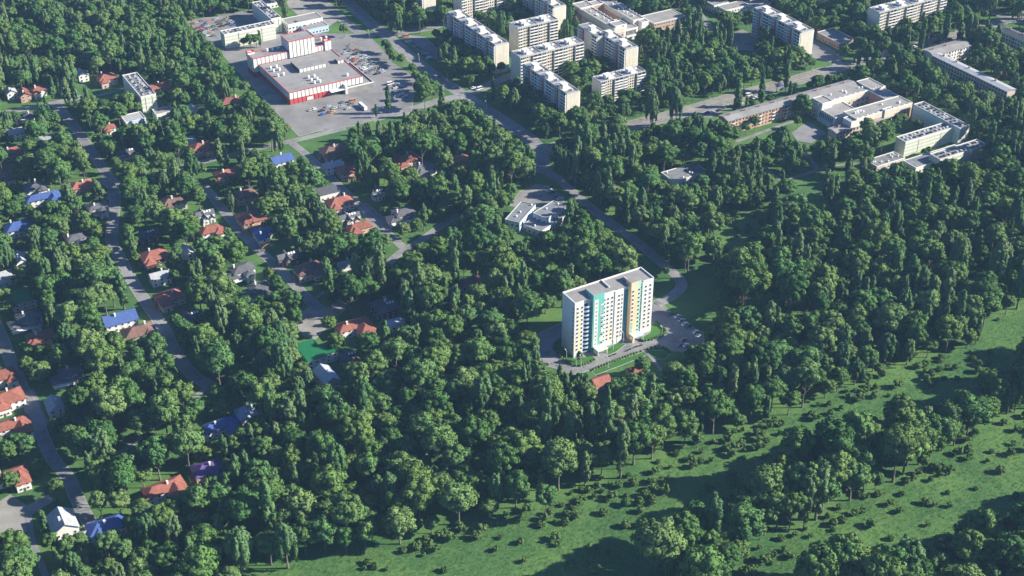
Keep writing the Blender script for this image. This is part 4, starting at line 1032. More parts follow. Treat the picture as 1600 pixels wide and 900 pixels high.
M['leaf_shrub'] = leaf_material('leaves_shrub', [(.08, .15, .045), (.11, .175, .055), (.09, .16, .048)])
M['bark'] = mat('bark', (.12, .108, .09), .9, .3, 1.0, 6, .3)

ICO_V = None
def ico():
    global ICO_V
    if ICO_V is None:
        p = (1+5**.5)/2
        v = np.array([(-1, p, 0), (1, p, 0), (-1, -p, 0), (1, -p, 0), (0, -1, p), (0, 1, p), (0, -1, -p), (0, 1, -p), (p, 0, -1), (p, 0, 1), (-p, 0, -1), (-p, 0, 1)])/math.hypot(1, p)
        f = np.array([(0, 11, 5), (0, 5, 1), (0, 1, 7), (0, 7, 10), (0, 10, 11), (1, 5, 9), (5, 11, 4), (11, 10, 2), (10, 7, 6), (7, 1, 8), (3, 9, 4), (3, 4, 2), (3, 2, 6), (3, 6, 8), (3, 8, 9), (4, 9, 5), (2, 4, 11), (6, 2, 10), (8, 6, 7), (9, 8, 1)])
        ICO_V = (v, f)
    return ICO_V
def crown_mesh(name, lobes, per, size, material, rg, centre, upb=.25, jit=.5, core=.84, stretch=1.0):
    """lobes: rows of (x, y, z, rx, ry, rz). Leaf sprays lie over every lobe; a small closed core keeps light out of its middle"""
    V, F, NR = [], [], []; nv = 0; lob = np.array(lobes); iv, if_ = ico()
    for i, l in enumerate(lob):
        c, r = l[:3], l[3:]
        v = c + iv*r*core*rg.uniform(.85, 1.12, (12, 1)); V.append(v); NR.append(iv); F += [tuple(x+nv for x in t) for t in if_]; nv += 12
        out = c - centre; out[2] += upb*np.linalg.norm(out)+.1; out /= np.linalg.norm(out)
        k = 0; tries = 0
        while k < per and tries < per*6:
            tries += 1
            d = rg.normal(size=3); d /= np.linalg.norm(d)
            if d @ out < -.35 + .5*rg.random(): continue
            p = c + d*r*rg.uniform(.86, 1.1)
            q = ((p - lob[:, :3])/lob[:, 3:]); dist = (q*q).sum(1); dist[i] = 9
            if (dist < .62).any(): continue
            nn = d + jit*rg.normal(size=3); nn /= np.linalg.norm(nn)
            a = np.cross(nn, (0, 0, 1.0) if abs(nn[2]) < .95 else (1.0, 0, 0)); a /= np.linalg.norm(a); b = np.cross(nn, a)
            th = rg.uniform(0, 6.28) if stretch == 1 else rg.normal()*.35
            u = a*math.cos(th)+b*math.sin(th); w = (-a*math.sin(th)+b*math.cos(th))*stretch
            s = size*rg.uniform(.65, 1.35)
            bend = nn*s*-.22
            V.append(np.array([p-u*s*.5+bend, p-w*s*rg.uniform(.35, .6), p+u*s*.5+bend, p+w*s*rg.uniform(.35, .6)]))
            gn = d/r; gn /= np.linalg.norm(gn); o2 = p-centre; o2 /= np.linalg.norm(o2)
            gn = gn*.52 + nn*.42 + o2*.14; gn /= np.linalg.norm(gn); NR.append(np.tile(gn, (4, 1)))
            F.append((nv, nv+1, nv+2, nv+3)); nv += 4; k += 1
    me = bpy.data.meshes.new(name); me.from_pydata(np.concatenate(V).tolist(), [], F); me.materials.append(M[material]); me.update()
    me.polygons.foreach_set('use_smooth', [True]*len(F)); me.normals_split_custom_set_from_vertices(np.concatenate(NR).tolist())
    return me
def round_lobes(h, R_, rg, n=38):
    cz = h - R_*.98; L_ = []; cen = np.array([0, 0, cz])
    ax = np.array([R_, R_, R_*rg.uniform(.82, 1.08)]) * .74
    pts = []
    while len(pts) < n:
        d = rg.normal(size=3); d /= np.linalg.norm(d)
        if d[2] < -.55: continue
        if any(np.dot(d, e) > .93 for e in pts) and rg.random() < .8: continue
        pts.append(d)
    sq = rg.uniform(.75, 1.2, 8)
    for d in pts:
        k = sq[int((math.atan2(d[1], d[0])+math.pi)/6.284*7.99)]*.45+.55
        r = R_*rg.uniform(.17, .34); c = cen + d*ax*rg.uniform(.72, 1.04)*k
        L_.append((*c, r*rg.uniform(.95, 1.25), r*rg.uniform(.95, 1.25), r*rg.uniform(.62, .85)))
    L_.append((*cen, R_*.62, R_*.62, R_*.6)); return L_, cen
def column_lobes(h, R_, rg, n=22):
    L_ = []; z0 = h*.12
    for i in range(n):
        z = z0 + (h-z0)*(.10+.80*((i+rg.random())/n)); t = (z-z0)/(h-z0)
        prof = min(1, (t+.12)/.30)*(1 if t < .5 else 1-((t-.5)/.5)**1.8*.78)
        a = i*2.399+rg.uniform(-.5, .5); rr = R_*prof*rg.uniform(.35, .68)
        L_.append((rr*math.cos(a), rr*math.sin(a), z, R_*rg.uniform(.26, .40), R_*rg.uniform(.26, .40), h*rg.uniform(.075, .125)))
    for t in (.25, .42, .58, .74): L_.append((0, 0, z0+(h-z0)*t, R_*.52, R_*.52, h*.13))
    L_.append((0, 0, h*.93, R_*.2, R_*.2, h*.07)); return L_, np.array([0, 0, h*.5])
def weep_lobes(h, R_, rg, n=24):
    L_ = []
    for i in range(n):
        a = i*2.399+rg.uniform(-.4, .4); q = math.sqrt((i+.6)/n); rr = R_*q*rg.uniform(.7, .9)
        ztop = h*(1-.33*q*q)*rg.uniform(.90, 1.0); ln = h*rg.uniform(.12, .22)*(.7+.5*q)
        L_.append((rr*math.cos(a), rr*math.sin(a), ztop-ln, R_*rg.uniform(.15, .24), R_*rg.uniform(.15, .24), ln))
    L_.append((0, 0, h*.62, R_*.6, R_*.6, h*.2)); return L_, np.array([0, 0, h*.6])
def trunk_mesh(name, h, r, top, rg, limbs=6, spread=.3):
    b = MB(); z = 0; p = Vector((0, 0, -.3)); n = 4
    for i in range(n):
        q = Vector((rg.normal()*.12*i, rg.normal()*.12*i, top*h*(i+1)/n)); b.tube(p, q, r*(1.25 if i == 0 else 1-.2*i), r*(1-.2*(i+1)), 7); p = q
    for i in range(limbs):
        a = i*2.4; zz = h*top*rg.uniform(.42, .95); o = Vector((0, 0, zz))
        e = o + Vector((math.cos(a)*h*spread*rg.uniform(.6, 1), math.sin(a)*h*spread*rg.uniform(.6, 1), h*rg.uniform(.10, .22)))
        b.tube(o, e, r*.42, r*.12, 5)
    return b.mesh(name, M['bark'], smooth=True)
KIND = {}
def make_kind(kind, specs, lobes_fn, per, size, leaf, **kw):
    out = []
    tk = {k_: kw.pop(k_) for k_ in ('top', 'limbs', 'spread', 'tr') if k_ in kw}
    for i, (h, r) in enumerate(specs):
        rg = np.random.default_rng(100+17*i+len(kind)*7); lb, cen = lobes_fn(h, r, rg)
        cm = crown_mesh('crown', lb, per, size, leaf, rg, cen, **kw)
        tm = trunk_mesh('trunk', h, tk.get('tr', .42), tk.get('top', .55), rg, tk.get('limbs', 6), tk.get('spread', .22))
        out.append((h, r, cm, tm))
    KIND[kind] = out
make_kind('broadleaf_tree', [(20, 6.6), (18, 6.9), (21, 6.2), (17, 6.0), (22, 7.4), (19, 6.4), (20, 7.0), (23, 6.4), (16, 6.6), (21, 7.8)], round_lobes, 50, .86, 'leaf', jit=.36)
make_kind('columnar_tree', [(25, 3.3), (27, 3.0), (22, 3.6), (24, 2.8)], column_lobes, 46, .72, 'leaf_col', stretch=1.5, top=.8, limbs=8, spread=.06, upb=.0, jit=.32)
make_kind('drooping_tree', [(21, 5.4), (23, 4.8), (19, 5.6), (22, 4.2)], weep_lobes, 48, .72, 'leaf_col', stretch=1.9, top=.7, limbs=6, spread=.13, upb=.15, jit=.32)
def bush_lobes(h, r, rg):
    L_ = []
    for i in range(9):
        a = i*2.4; q = r*rg.uniform(.2, .68); L_.append((q*math.cos(a), q*math.sin(a), h*rg.uniform(.35, .7), r*rg.uniform(.3, .5), r*rg.uniform(.3, .5), h*rg.uniform(.22, .34)))
    return L_, np.array([0, 0, h*.35])
make_kind('shrub', [(3.6, 2.4), (4.2, 2.6), (3.0, 2.3)], bush_lobes, 44, .62, 'leaf_shrub', top=.4, tr=.12, limbs=5, spread=.25)

# ------------------------------------------------------------------ where the trees stand
def vis_at(x, y):
    i = ((y-MY0)/MS).astype(int); j = ((x-MX0)/MS).astype(int)
    ok = (i >= 0) & (i < MH) & (j >= 0) & (j < MW)
    r = np.zeros(x.shape); r[ok] = vis[i[ok], j[ok]]; return r
def gnd_at(x, y):
    i, j = int((y-MY0)/MS), int((x-MX0)/MS)
    return not (0 <= i < MH and 0 <= j < MW) or gnd[i, j]
OFX = np.array([-.85, -.42, 0, .42, .85])
def shape_pts(kind):
    return {'broadleaf_tree': [(.30, .75), (.5, 1), (.72, 1), (.93, .6)], 'columnar_tree': [(.15, .7), (.4, 1), (.65, .9), (.95, .3)], 'drooping_tree': [(.3, .9), (.5, 1), (.75, .9), (.95, .4)]}[kind]
def inpoly(x, y, P):
    c = False
    for i in range(len(P)):
        (ax, ay), (bx, by) = P[i], P[i-1]
        if (ay > y) != (by > y) and x < (bx-ax)*(y-ay)/(by-ay)+ax: c = not c
    return c
rt = random.Random(11); TREES = []; cell = {}
def near(X, Y, r, f):
    ci, cj = int(X//10), int(Y//10)
    for i in range(ci-2, ci+3):
        for j in range(cj-2, cj+3):
            for (x, y, q) in cell.get((i, j), ()):
                if (x-X)**2+(y-Y)**2 < (f*(r+q))**2: return True
    return False
def put(kind, v, X, Y, sc, sz, rz, pinned=False):
    cell.setdefault((int(X//10), int(Y//10)), []).append((X, Y, KIND[kind][v][1]*sc)); TREES.append((kind, v, X, Y, sc, sz, rz, pinned))
def covered(kind, v, X, Y, sc, sz):
    h, r = KIND[kind][v][0]*sc*sz, KIND[kind][v][1]*sc; xs, ys = [], []
    for fz, fr in shape_pts(kind):
        x, y = PX(X + OFX*r*fr, np.full(5, Y), np.full(5, h*fz)); xs.append(x); ys.append(y)
    return vis_at(np.concatenate(xs), np.concatenate(ys)).mean()
# single trees the photo shows on their own: base pixel, kind, height in metres
for bx, by, kind, hh in [(607, 177, 'columnar_tree', 23), (588, 184, 'columnar_tree', 11), (381, 75, 'broadleaf_tree', 10), (392, 76, 'broadleaf_tree', 12), (401, 75, 'broadleaf_tree', 14), (407, 74, 'columnar_tree', 16),
        (443, 25, 'broadleaf_tree', 18), (463, 48, 'broadleaf_tree', 9), (538, 58, 'broadleaf_tree', 15), (516, 524, 'broadleaf_tree', 15), (90, 782, 'broadleaf_tree', 15), (378, 895, 'drooping_tree', 30), (450, 888, 'drooping_tree', 30),
        (509, 862, 'broadleaf_tree', 22), (852, 812, 'broadleaf_tree', 22), (1089, 700, 'broadleaf_tree', 11), (905, 566, 'drooping_tree', 10), (775, 795, 'drooping_tree', 24), (625, 850, 'broadleaf_tree', 23),
        (1178, 205, 'broadleaf_tree', 15), (1251, 186, 'broadleaf_tree', 18), (1240, 182, 'broadleaf_tree', 13), (1352, 218, 'broadleaf_tree', 16), (1376, 222, 'broadleaf_tree', 15), (1303, 318, 'columnar_tree', 23), (1288, 312, 'columnar_tree', 24), (1295, 322, 'columnar_tree', 20),
        (1040, 432, 'broadleaf_tree', 7), (20, 770, 'broadleaf_tree', 14), (45, 590, 'broadleaf_tree', 14), (48, 566, 'broadleaf_tree', 13), (165, 545, 'broadleaf_tree', 14), (822, 156, 'columnar_tree', 16), (770, 145, 'columnar_tree', 12),
        (1233, 155, 'columnar_tree', 15), (1110, 895, 'columnar_tree', 23), (1075, 893, 'columnar_tree', 24), (925, 905, 'broadleaf_tree', 13), (892, 912, 'broadleaf_tree', 13)]:
    p = G(bx, by); v = rt.randrange(len(KIND[kind])); put(kind, v, p.x, p.y, hh/KIND[kind][v][0], 1.0, rt.uniform(0, 6.28), True)
cand = []
y = 455.0
while y < 1420:
    hw = 245 + (y-494)*.33
    x = -hw-50
    while x < hw+75:
        cand.append((x+rt.uniform(-2.2, 2.2), y+rt.uniform(-2.2, 2.2))); x += 4.6
    y += 4.6
rt.shuffle(cand)
from mathutils import noise as mnoise
for X, Y in cand:
    bx, by = PX(X, Y, 0)
    if not (-110 < bx < 1780 and -75 < by < 1060) or gnd_at(bx, by): continue
    t = mnoise.noise(Vector((X*.012, Y*.012, 3.1))) + rt.uniform(-.45, .45)
    kind = 'columnar_tree' if t > .44 else ('drooping_tree' if t < -.38 else 'broadleaf_tree')
    inb = inpoly(bx, by, BELT) or inpoly(bx, by, COPSE)
    v = rt.randrange(len(KIND[kind])); base = (1.12 if inb else 1.0)*rt.choice((1.28, 1.1, .95, .8, 1.15, .68)) * (1.16 if by > 430 else (1.0 if by > 230 else .88))
    for sc in (base, base*.78, base*.6):
        if sc < .48: break
        sz = rt.uniform(.84, 1.2); r = KIND[kind][v][1]*sc
        if near(X, Y, r, (.40 if inb else .62) if kind == 'broadleaf_tree' else .78): continue
        if covered(kind, v, X, Y, sc, sz) > .14: continue
        put(kind, v, X, Y, sc, sz, rt.uniform(0, 6.28)); break
# shrubs on the meadow and in the clearing
SH = []
edge_u = [(430, 890), (520, 868), (640, 845), (700, 824), (780, 803), (850, 792), (900, 768), (1000, 738), (1050, 706), (1120, 682), (1180, 668), (1250, 642), (1330, 604), (1400, 575), (1480, 556), (1530, 534)]
def dist_line(x, y, L_):
    return min(((Vector((x, y))-(Vector(a)+(Vector(b)-Vector(a))*max(0, min(1, (Vector((x, y))-Vector(a)).dot(Vector(b)-Vector(a))/(Vector(b)-Vector(a)).length_squared)))).length) for a, b in zip(L_, L_[1:]))
belt_lo = [(1100, 950), (1130, 905), (1180, 858), (1250, 832), (1340, 775), (1400, 752), (1440, 738), (1500, 690), (1560, 660), (1640, 630)]
tries = 0
while len(SH) < 262 and tries < 20000:
    tries += 1; x, y = rt.uniform(560, 1640), rt.uniform(500, 930)
    if not inpoly(x, y, MEADOW) or inpoly(x, y, BELT) or inpoly(x, y, COPSE): continue
    du, db = dist_line(x, y, edge_u), dist_line(x, y, belt_lo)
    pr = .10 + .75*math.exp(-(du/34)**2) + .65*math.exp(-(db/42)**2)
    if 840 < x < 1180 and 690 < y < 810: pr += .45
    pr *= .35 + 1.1*max(0, mnoise.noise(Vector((x*.014, y*.022, 9.0)))+.45)
    if rt.random() > pr: continue
    p = G(x, y)
    if any((p.x-q[1])**2+(p.y-q[2])**2 < 9 for q in SH): continue
    SH.append((rt.randrange(3), p.x, p.y, rt.uniform(.55, 1.2), rt.uniform(0, 6.28)))
while len(SH) < 292:
    x, y = rt.uniform(1115, 1205), rt.uniform(338, 415); p = G(x, y)
    if inpoly(x, y, [(1108, 345), (1140, 330), (1205, 332), (1212, 352), (1185, 385), (1150, 420), (1122, 418)]): SH.append((rt.randrange(3), p.x, p.y, rt.uniform(.7, 1.2), rt.uniform(0, 6.28)))

# ------------------------------------------------------------------ instances for the masses (one object each)
def scatter(name, kind_meshes, rows, label, cat):
    """rows: (x, y, z, rz, sx, sz, index); kind_meshes: list of lists of mesh objects"""
    me = bpy.data.meshes.new(name); a = np.array(rows, np.float32)
    me.from_pydata(a[:, :3].tolist(), [], [])
    for nm, col in (('rz', 3), ('sx', 4), ('sz', 5)):
        at = me.attributes.new(nm, 'FLOAT', 'POINT'); at.data.foreach_set('value', a[:, col].copy())
    at = me.attributes.new('idx', 'INT', 'POINT'); at.data.foreach_set('value', a[:, 6].astype(np.int32))
    o = bpy.data.objects.new(name, me); C.objects.link(o); o['kind'] = 'stuff'; tag(o, label, cat)
    ng = bpy.data.node_groups.new(name, 'GeometryNodeTree'); n = ng.nodes; L = ng.links
    ng.interface.new_socket('Geometry', in_out='INPUT', socket_type='NodeSocketGeometry'); ng.interface.new_socket('Geometry', in_out='OUTPUT', socket_type='NodeSocketGeometry')
    gi, go = n.new('NodeGroupInput'), n.new('NodeGroupOutput')
    iop = n.new('GeometryNodeInstanceOnPoints'); iop.inputs['Pick Instance'].default_value = True
    J = n.new('GeometryNodeJoinGeometry')
    for objs in kind_meshes:
        j = n.new('GeometryNodeJoinGeometry')
        for ob in objs:
            oi = n.new('GeometryNodeObjectInfo'); oi.inputs[0].default_value = ob; oi.transform_space = 'ORIGINAL'; L.new(oi.outputs['Geometry'], j.inputs[0])
        gti = n.new('GeometryNodeGeometryToInstance'); L.new(j.outputs[0], gti.inputs[0]); L.new(gti.outputs[0], J.inputs[0])
    def attr(nm, ty):
        q = n.new('GeometryNodeInputNamedAttribute'); q.data_type = ty; q.inputs['Name'].default_value = nm; return q.outputs['Attribute']
    cr = n.new('ShaderNodeCombineXYZ'); L.new(attr('rz', 'FLOAT'), cr.inputs[2])
    cs = n.new('ShaderNodeCombineXYZ'); sx = attr('sx', 'FLOAT'); L.new(sx, cs.inputs[0]); L.new(sx, cs.inputs[1]); L.new(attr('sz', 'FLOAT'), cs.inputs[2])
    L.new(gi.outputs[0], iop.inputs['Points']); L.new(J.outputs[0], iop.inputs['Instance']); L.new(attr('idx', 'INT'), iop.inputs['Instance Index'])
    L.new(cr.outputs[0], iop.inputs['Rotation']); L.new(cs.outputs[0], iop.inputs['Scale']); L.new(iop.outputs[0], go.inputs[0])
    md = o.modifiers.new('scatter', 'NODES'); md.node_group = ng
    return o
# ------------------------------------------------------------------ the 300 largest of a kind as things, the rest as one mass
def where(bx, by):
    if inpoly(bx, by, COPSE): return 'in the copse at the bottom right corner'
    if inpoly(bx, by, BELT): return 'in the tree belt crossing the meadow'
    if bx > 430 and dist_line(bx, by, edge_u) < 32: return 'at the wood edge along the upper side of the meadow'
    if bx < 150 and by > 690: return 'around the lower left driveway'
    if bx < 330 and by > 600: return 'in the gardens at the lower left'
    if bx < 260 and by > 380: return 'in the gardens along the left street'
    if bx < 520 and by > 690: return 'in the wood at the bottom left'
    if bx < 480 and by > 380: return 'between the left street and the turning circle'
    if by > 590 and bx < 860: return 'in the wood below the green roof'
    if bx < 860 and by > 400: return 'in the wood left of the tower block'
    if bx < 1130 and by > 560: return 'in the wood in front of the tower block'
    if bx > 1100 and by > 330: return 'in the big wood right of the tower block'
    if bx > 860 and by > 230: return 'in the central wood behind the tower block'
    if by < 130 and bx < 330: return 'in the far wood at the upper left'
    if by < 240 and bx > 680: return 'among the panel blocks and the school'
    return 'in the gardens between the shopping centre and the turning circle'
LAND = [(950, 520, 'the tower block'), (845, 508, 'the lawn left of the tower'), (838, 335, 'the clinic'), (492, 543, 'the bright green roof'), (551, 504, 'the large orange-red roof'), (602, 474, 'the dark pyramid roof'),
    (510, 583, 'the violet white house'), (343, 660, 'the bright blue L-shaped roof'), (324, 728, 'the dark violet roof'), (255, 758, 'the orange-red L-shaped roof'), (97, 812, 'the grey-white gabled house'), (165, 817, 'the blue roof at lower left'),
    (12, 738, 'the lowest red roof at the left edge'), (14, 650, 'the third red roof at the left edge'), (62, 635, 'the parking bay of the lower street'), (106, 581, 'the white carport house'), (186, 494, 'the large blue gable roof'),
    (240, 396, 'the timber-walled red house'), (264, 459, 'the red house on the lawn'), (374, 420, 'the columned white house'), (33, 460, 'the green flat roof'), (490, 500, 'the turning circle'), (590, 345, 'the middle turning area'),
    (719, 246, 'the lone red roof'), (1340, 160, 'the courtyard school'), (1445, 218, 'the sunlit office slab'), (1160, 378, 'the dark clearing'), (1290, 300, 'the small lawn with poplars'), (1070, 268, 'the dark flat pavilion roof'),
    (217, 140, 'the narrow office slab'), (480, 120, 'the shopping centre'), (1200, 165, 'the brick housing row'), (1520, 115, 'the shaded housing row'), (1222, 283, 'the bend of the wood path'), (1060, 432, 'the bend of the tower road'),
    (1085, 525, 'the tower car park'), (938, 592, 'the dull red shed roof'), (734, 438, 'the brown roof in the wood'), (530, 305, 'the tall white house'), (300, 590, 'the end of the left street'), (255, 662, 'the lower garden path'), (632, 246, 'the orange-red roof by the middle lane'),
    (482, 416, 'the brown roof by the garden lane'), (299, 489, 'the slate gables by the left street'), (880, 150, 'the nearest panel block'), (970, 135, 'the low sunlit panel block'), (1222, 50, 'the lone striped block'), (1415, 40, 'the long sunlit block')]
def near_what(bx, by):
    q = min(LAND, key=lambda l: (l[0]-bx)**2+((l[1]-by)*1.3)**2); dx, dy = bx-q[0], (by-q[1])*1.3; d = math.hypot(dx, dy)
    if d > 88: return None
    side = ('left of' if dx < 0 else 'right of') if abs(dx) > abs(dy)*1.1 else ('behind' if dy < 0 else 'in front of')
    return ('just ' if d < 42 else 'a bit ')+side+' '+q[2]
def band(bx, by, w_):
    if w_.startswith('in the big wood'): return 'in the big wood ' + ('above the meadow' if by > 470 else 'below the offices' if by < 400 and bx > 1330 else 'right of the clearing') + (', right part' if bx > 1400 else ', middle part' if bx > 1260 else ', left part')
    if w_.startswith('at the wood edge'): return 'at the meadow wood edge, ' + ('left end' if bx < 640 else 'left middle' if bx < 850 else 'middle' if bx < 1060 else 'right middle' if bx < 1290 else 'right end')
    if w_.startswith('in the copse'): return w_ + (', left part' if bx < 1400 else ', middle part' if bx < 1500 else ', right part') + (' lowest row' if by > 915 else '')
    if w_.startswith('in the tree belt'): return w_ + (', lower left end' if bx < 1230 else ', middle' if bx < 1400 else ', upper right end')
    if w_.startswith('in the wood below the green'): return w_ + (', left part' if bx < 560 else ', middle part' if bx < 710 else ', right part')
    if w_.startswith('in the wood at the bottom left'): return w_ + (', outer part' if bx < 260 else ', middle part' if bx < 390 else ', right part')
    if w_.startswith('in the wood left of the tower'): return w_ + (', near part' if by > 500 else ', far part')
    return w_
LOOK = {'broadleaf_tree': ('broad round-crowned tree', 'middling round-crowned tree', 'small round-crowned tree'),
        'columnar_tree': ('very tall columnar tree', 'middling columnar tree', 'short columnar tree'),
        'drooping_tree': ('tall drooping tree', 'middling drooping tree', 'small drooping tree')}
def add_tree(kind, v, X, Y, sc, sz, rz, label, group, cat):
    h, r, cm, tm = KIND[kind][v]; ro = bpy.data.objects.new(kind, None); C.objects.link(ro); ro.empty_display_size = .5
    ro.location = (X, Y, 0); ro.rotation_euler = (0, 0, rz); ro.scale = (sc, sc, sc*sz)
    ro['label'] = label; ro['category'] = cat; ro['group'] = group
    a = link('trunk', tm, ro); b = link('crown', cm, ro); return a, b
PROTO = {}
pin_lab = {}
for kind in ('broadleaf_tree', 'columnar_tree', 'drooping_tree'):
    L_ = []
    for t in TREES:
        if t[0] != kind: continue
        _, v, X, Y, sc, sz, rz, pin = t; h = KIND[kind][v][0]*sc*sz
        bx, by = PX(X, Y, 0); tx, ty = PX(X, Y, h); L_.append((by-ty if (-10 < bx < 1610 and ty < 905 and by > -5) else 0, t, bx, by, h))
    L_.sort(key=lambda q: -q[0]); rest = []
    for i, (ph, t, bx, by, h) in enumerate(L_):
        _, v, X, Y, sc, sz, rz, pin = t
        if i < 300 and ph > 0:
            w_ = where(bx, by); w_ = (near_what(bx, by) if 'meadow' not in w_ and 'copse' not in w_ else None) or band(bx, by, w_); k = 0 if sc > 1.12 else (1 if sc > .84 else 2); lab = LOOK[kind][k] + ' ' + w_
            tr, cr = add_tree(kind, v, X, Y, sc, sz, rz, lab, lab.replace(' tree', ' trees', 1), 'tree')
            PROTO.setdefault((kind, v), [tr, cr])
        else: rest.append((X, Y, 0, rz, sc, sc*sz, v))
    if rest:
        for v in range(len(KIND[kind])):
            if (kind, v) not in PROTO: PROTO[(kind, v)] = None
        vs = [v for v in range(len(KIND[kind])) if PROTO[(kind, v)]]; remap = {v: (len(vs)-1-i if 0 else i) for i, v in enumerate(vs)}
        rest = [(*q[:6], remap.get(q[6], 0)) for q in rest]
        scatter({'broadleaf_tree': 'broadleaf_wood', 'columnar_tree': 'columnar_wood', 'drooping_tree': 'drooping_wood'}[kind], [PROTO[(kind, v)] for v in vs], rest,
                {'broadleaf_tree': 'mass of far and small round-crowned trees filling gardens and woods', 'columnar_tree': 'mass of far narrow columnar trees scattered through the woods', 'drooping_tree': 'mass of far drooping trees scattered through the woods'}[kind], 'trees')
for v, X, Y, sc, rz in SH:
    bx, by = PX(X, Y, 0)
    w_ = 'in the dark clearing of the big wood' if by < 430 else ('below the tree belt on the lower meadow' if dist_line(bx, by, belt_lo) < 70 and bx > 1120 else ('on the meadow close to the wood edge' if dist_line(bx, by, edge_u) < 40 else 'on the open middle of the meadow'))
    w_ += '' if by < 430 else (', left part' if bx < 820 else ', left middle part' if bx < 980 else ', middle part' if bx < 1180 else ', right middle part' if bx < 1380 else ', right part')
    lab = ('large rounded shrub ' if sc > 1.0 else ('rounded shrub ' if sc > .78 else 'little shrub ')) + w_
    add_tree('shrub', v, X, Y, sc, 1.0, rz, lab, lab.replace('shrub', 'shrubs'), 'shrub')
print('TREES', len(TREES), {k: sum(t[0] == k for t in TREES) for k in KIND})

# ------------------------------------------------------------------ hedges round the tower lawns
def hedge(pts, label, w=1.6, h=1.5):
    rg = np.random.default_rng(len(pts)*31); P = smooth_line([G(x, y) for x, y in pts], 1); lb = []
    for a, b in zip(P, P[1:]):
        n = max(1, int((b-a).length/1.7))
        for i in range(n):
            q = a+(b-a)*((i+.5)/n); lb.append((q.x, q.y, h*.5, w*.62*rg.uniform(.85, 1.1), w*.62*rg.uniform(.85, 1.1), h*.55*rg.uniform(.9, 1.1)))
    c = np.mean(np.array(lb)[:, :3], 0); o = np.array([(l[0], l[1], 0) for l in lb]).mean(0)
    lb = [(l[0]-o[0], l[1]-o[1], *l[2:]) for l in lb]
    me = crown_mesh('hedge', lb, 14, .55, 'leaf_shrub', rg, np.array([0, 0, -6.0]), core=.9)
    ob = link('hedge', me, None, (o[0], o[1], 0)); return tag(ob, label, 'hedge')
hedge([(877, 530), (863, 541), (872, 555), (886, 567), (900, 573), (912, 571), (931, 562)], 'clipped hedge curving round the lawn at the left corner of the tower block')
hedge([(1024, 504), (1046, 521), (1008, 535), (1000, 531)], 'clipped hedge round the lawn at the right end of the tower block')
hedge([(1011, 547), (1024, 542), (1036, 543), (1047, 552)], 'clipped hedge round the small lawn at the car park corner below the tower block')
hedge([(925, 579), (960, 565), (1004, 549)], 'long clipped hedge along the road in front of the tower block')

# ------------------------------------------------------------------ lamps, cycle stands
pole = MB(); pole.cyl(0, 0, .14, 0, 7.0, 6, .09); pole.tube((0, 0, 6.9), (1.3, 0, 7.3), .07, .06, 5); POLE = pole.mesh('pole', M['white_metal'])
LH = MB().box(.9, 1.9, -.2, .2, 7.22, 7.42).mesh('lamp_head', M['white'])
for px, py, place in [(885, 564, 't'), (900, 570, 't'), (908, 573, 't'), (958, 547, 't'), (974, 536, 't'), (987, 546, 't'), (1034, 527, 't'), (1098, 536, 't'), (950, 575, 't'), (1343, 104, 'a'), (1270, 122, 'a'), (1190, 140, 'a'), (1110, 166, 'a'), (1030, 188, 'a'), (655, 98, 'm'), (700, 129, 'm'), (760, 172, 'm'), (577, 60, 'm')]:
    l = thing('street_lamp', {'t': 'slim white street lamp beside the tower block lot', 'a': 'slim street lamp along the wide avenue', 'm': 'slim street lamp along the road past the shopping centre'}[place], 'street lamp', G(px, py), GA+math.pi/2,
              {'t': 'street lamps beside the tower block lot', 'a': 'street lamps along the wide avenue', 'm': 'street lamps along the shopping centre road'}[place])
    part('pole', POLE, l); part('lamp_head', LH, l)
cs = MB()
for i in range(3): cs.box(-.03+i*.9, .03+i*.9, -.4, .4, 0, .9)
CS = cs.mesh('cycle_stand', M['dark'])
for i, (px, py) in enumerate(((978, 549), (985, 546), (992, 543), (999, 541), (950, 558), (958, 555))):
    o = link('cycle_stand', CS, None, G(px, py), GA); tag(o, 'low dark cycle stand on the paving before the tower block entrances', 'cycle stand', 'cycle stands before the tower block')

# ------------------------------------------------------------------ cars
def car_meshes(L_=4.4, Wd=1.8, Hh=1.45, van=False):
    b = MB(); hl = L_/2; n = len(b.v)
    prof = [(-hl, .32), (hl, .32), (hl, .62), (hl*.86, .80), (hl*.38, .92), (-hl*.62, .95), (-hl*.98, .88)] if not van else [(-hl, .35), (hl, .35), (hl, .8), (hl*.82, 1.05), (-hl, 1.05)]
    k = len(prof)
    for y in (-Wd/2, Wd/2): b.v += [(x, y*(.94 if z < .4 or z > .9 else 1), z) for x, z in prof]
    for i in range(k):
        j = (i+1) % k; b.f.append((n+i, n+j, n+k+j, n+k+i)[::-1]); b.m.append(0)
    b.f.append(tuple(n+i for i in range(k))); b.f.append(tuple(n+k+i for i in reversed(range(k)))); b.m += [0, 0]
    g = MB(); zt = Hh-.06; zb = .90 if not van else 1.0
    a0, a1, c0, c1 = (-hl*.72, hl*.42, -hl*.45, hl*.10) if not van else (-hl*.98, hl*.80, -hl*.96, hl*.5)
    w0, w1 = Wd/2*.93, Wd/2*.74 if not van else Wd/2*.88
    lo = [(a0, -w0, zb), (a1, -w0, zb), (a1, w0, zb), (a0, w0, zb)]; hi = [(c0, -w1, zt), (c1, -w1, zt), (c1, w1, zt), (c0, w1, zt)]
    for i in range(4): j = (i+1) % 4; g.face(lo[i], lo[j], hi[j], hi[i])
    r = MB().box(c0-.05, c1+.05, -w1-.03, w1+.03, zt, zt+.07)
    return b, g, r
CAR, VAN = car_meshes(), car_meshes(5.4, 2.0, 2.3, True)
WHL = MB(); WHL.tube((0, -.12, 0), (0, .12, 0), .33, .33, 10); WHL = WHL.mesh('wheel', M['tyre'])
CG = {False: CAR[1].mesh('window', M['glass']), True: VAN[1].mesh('window', M['glass'])}
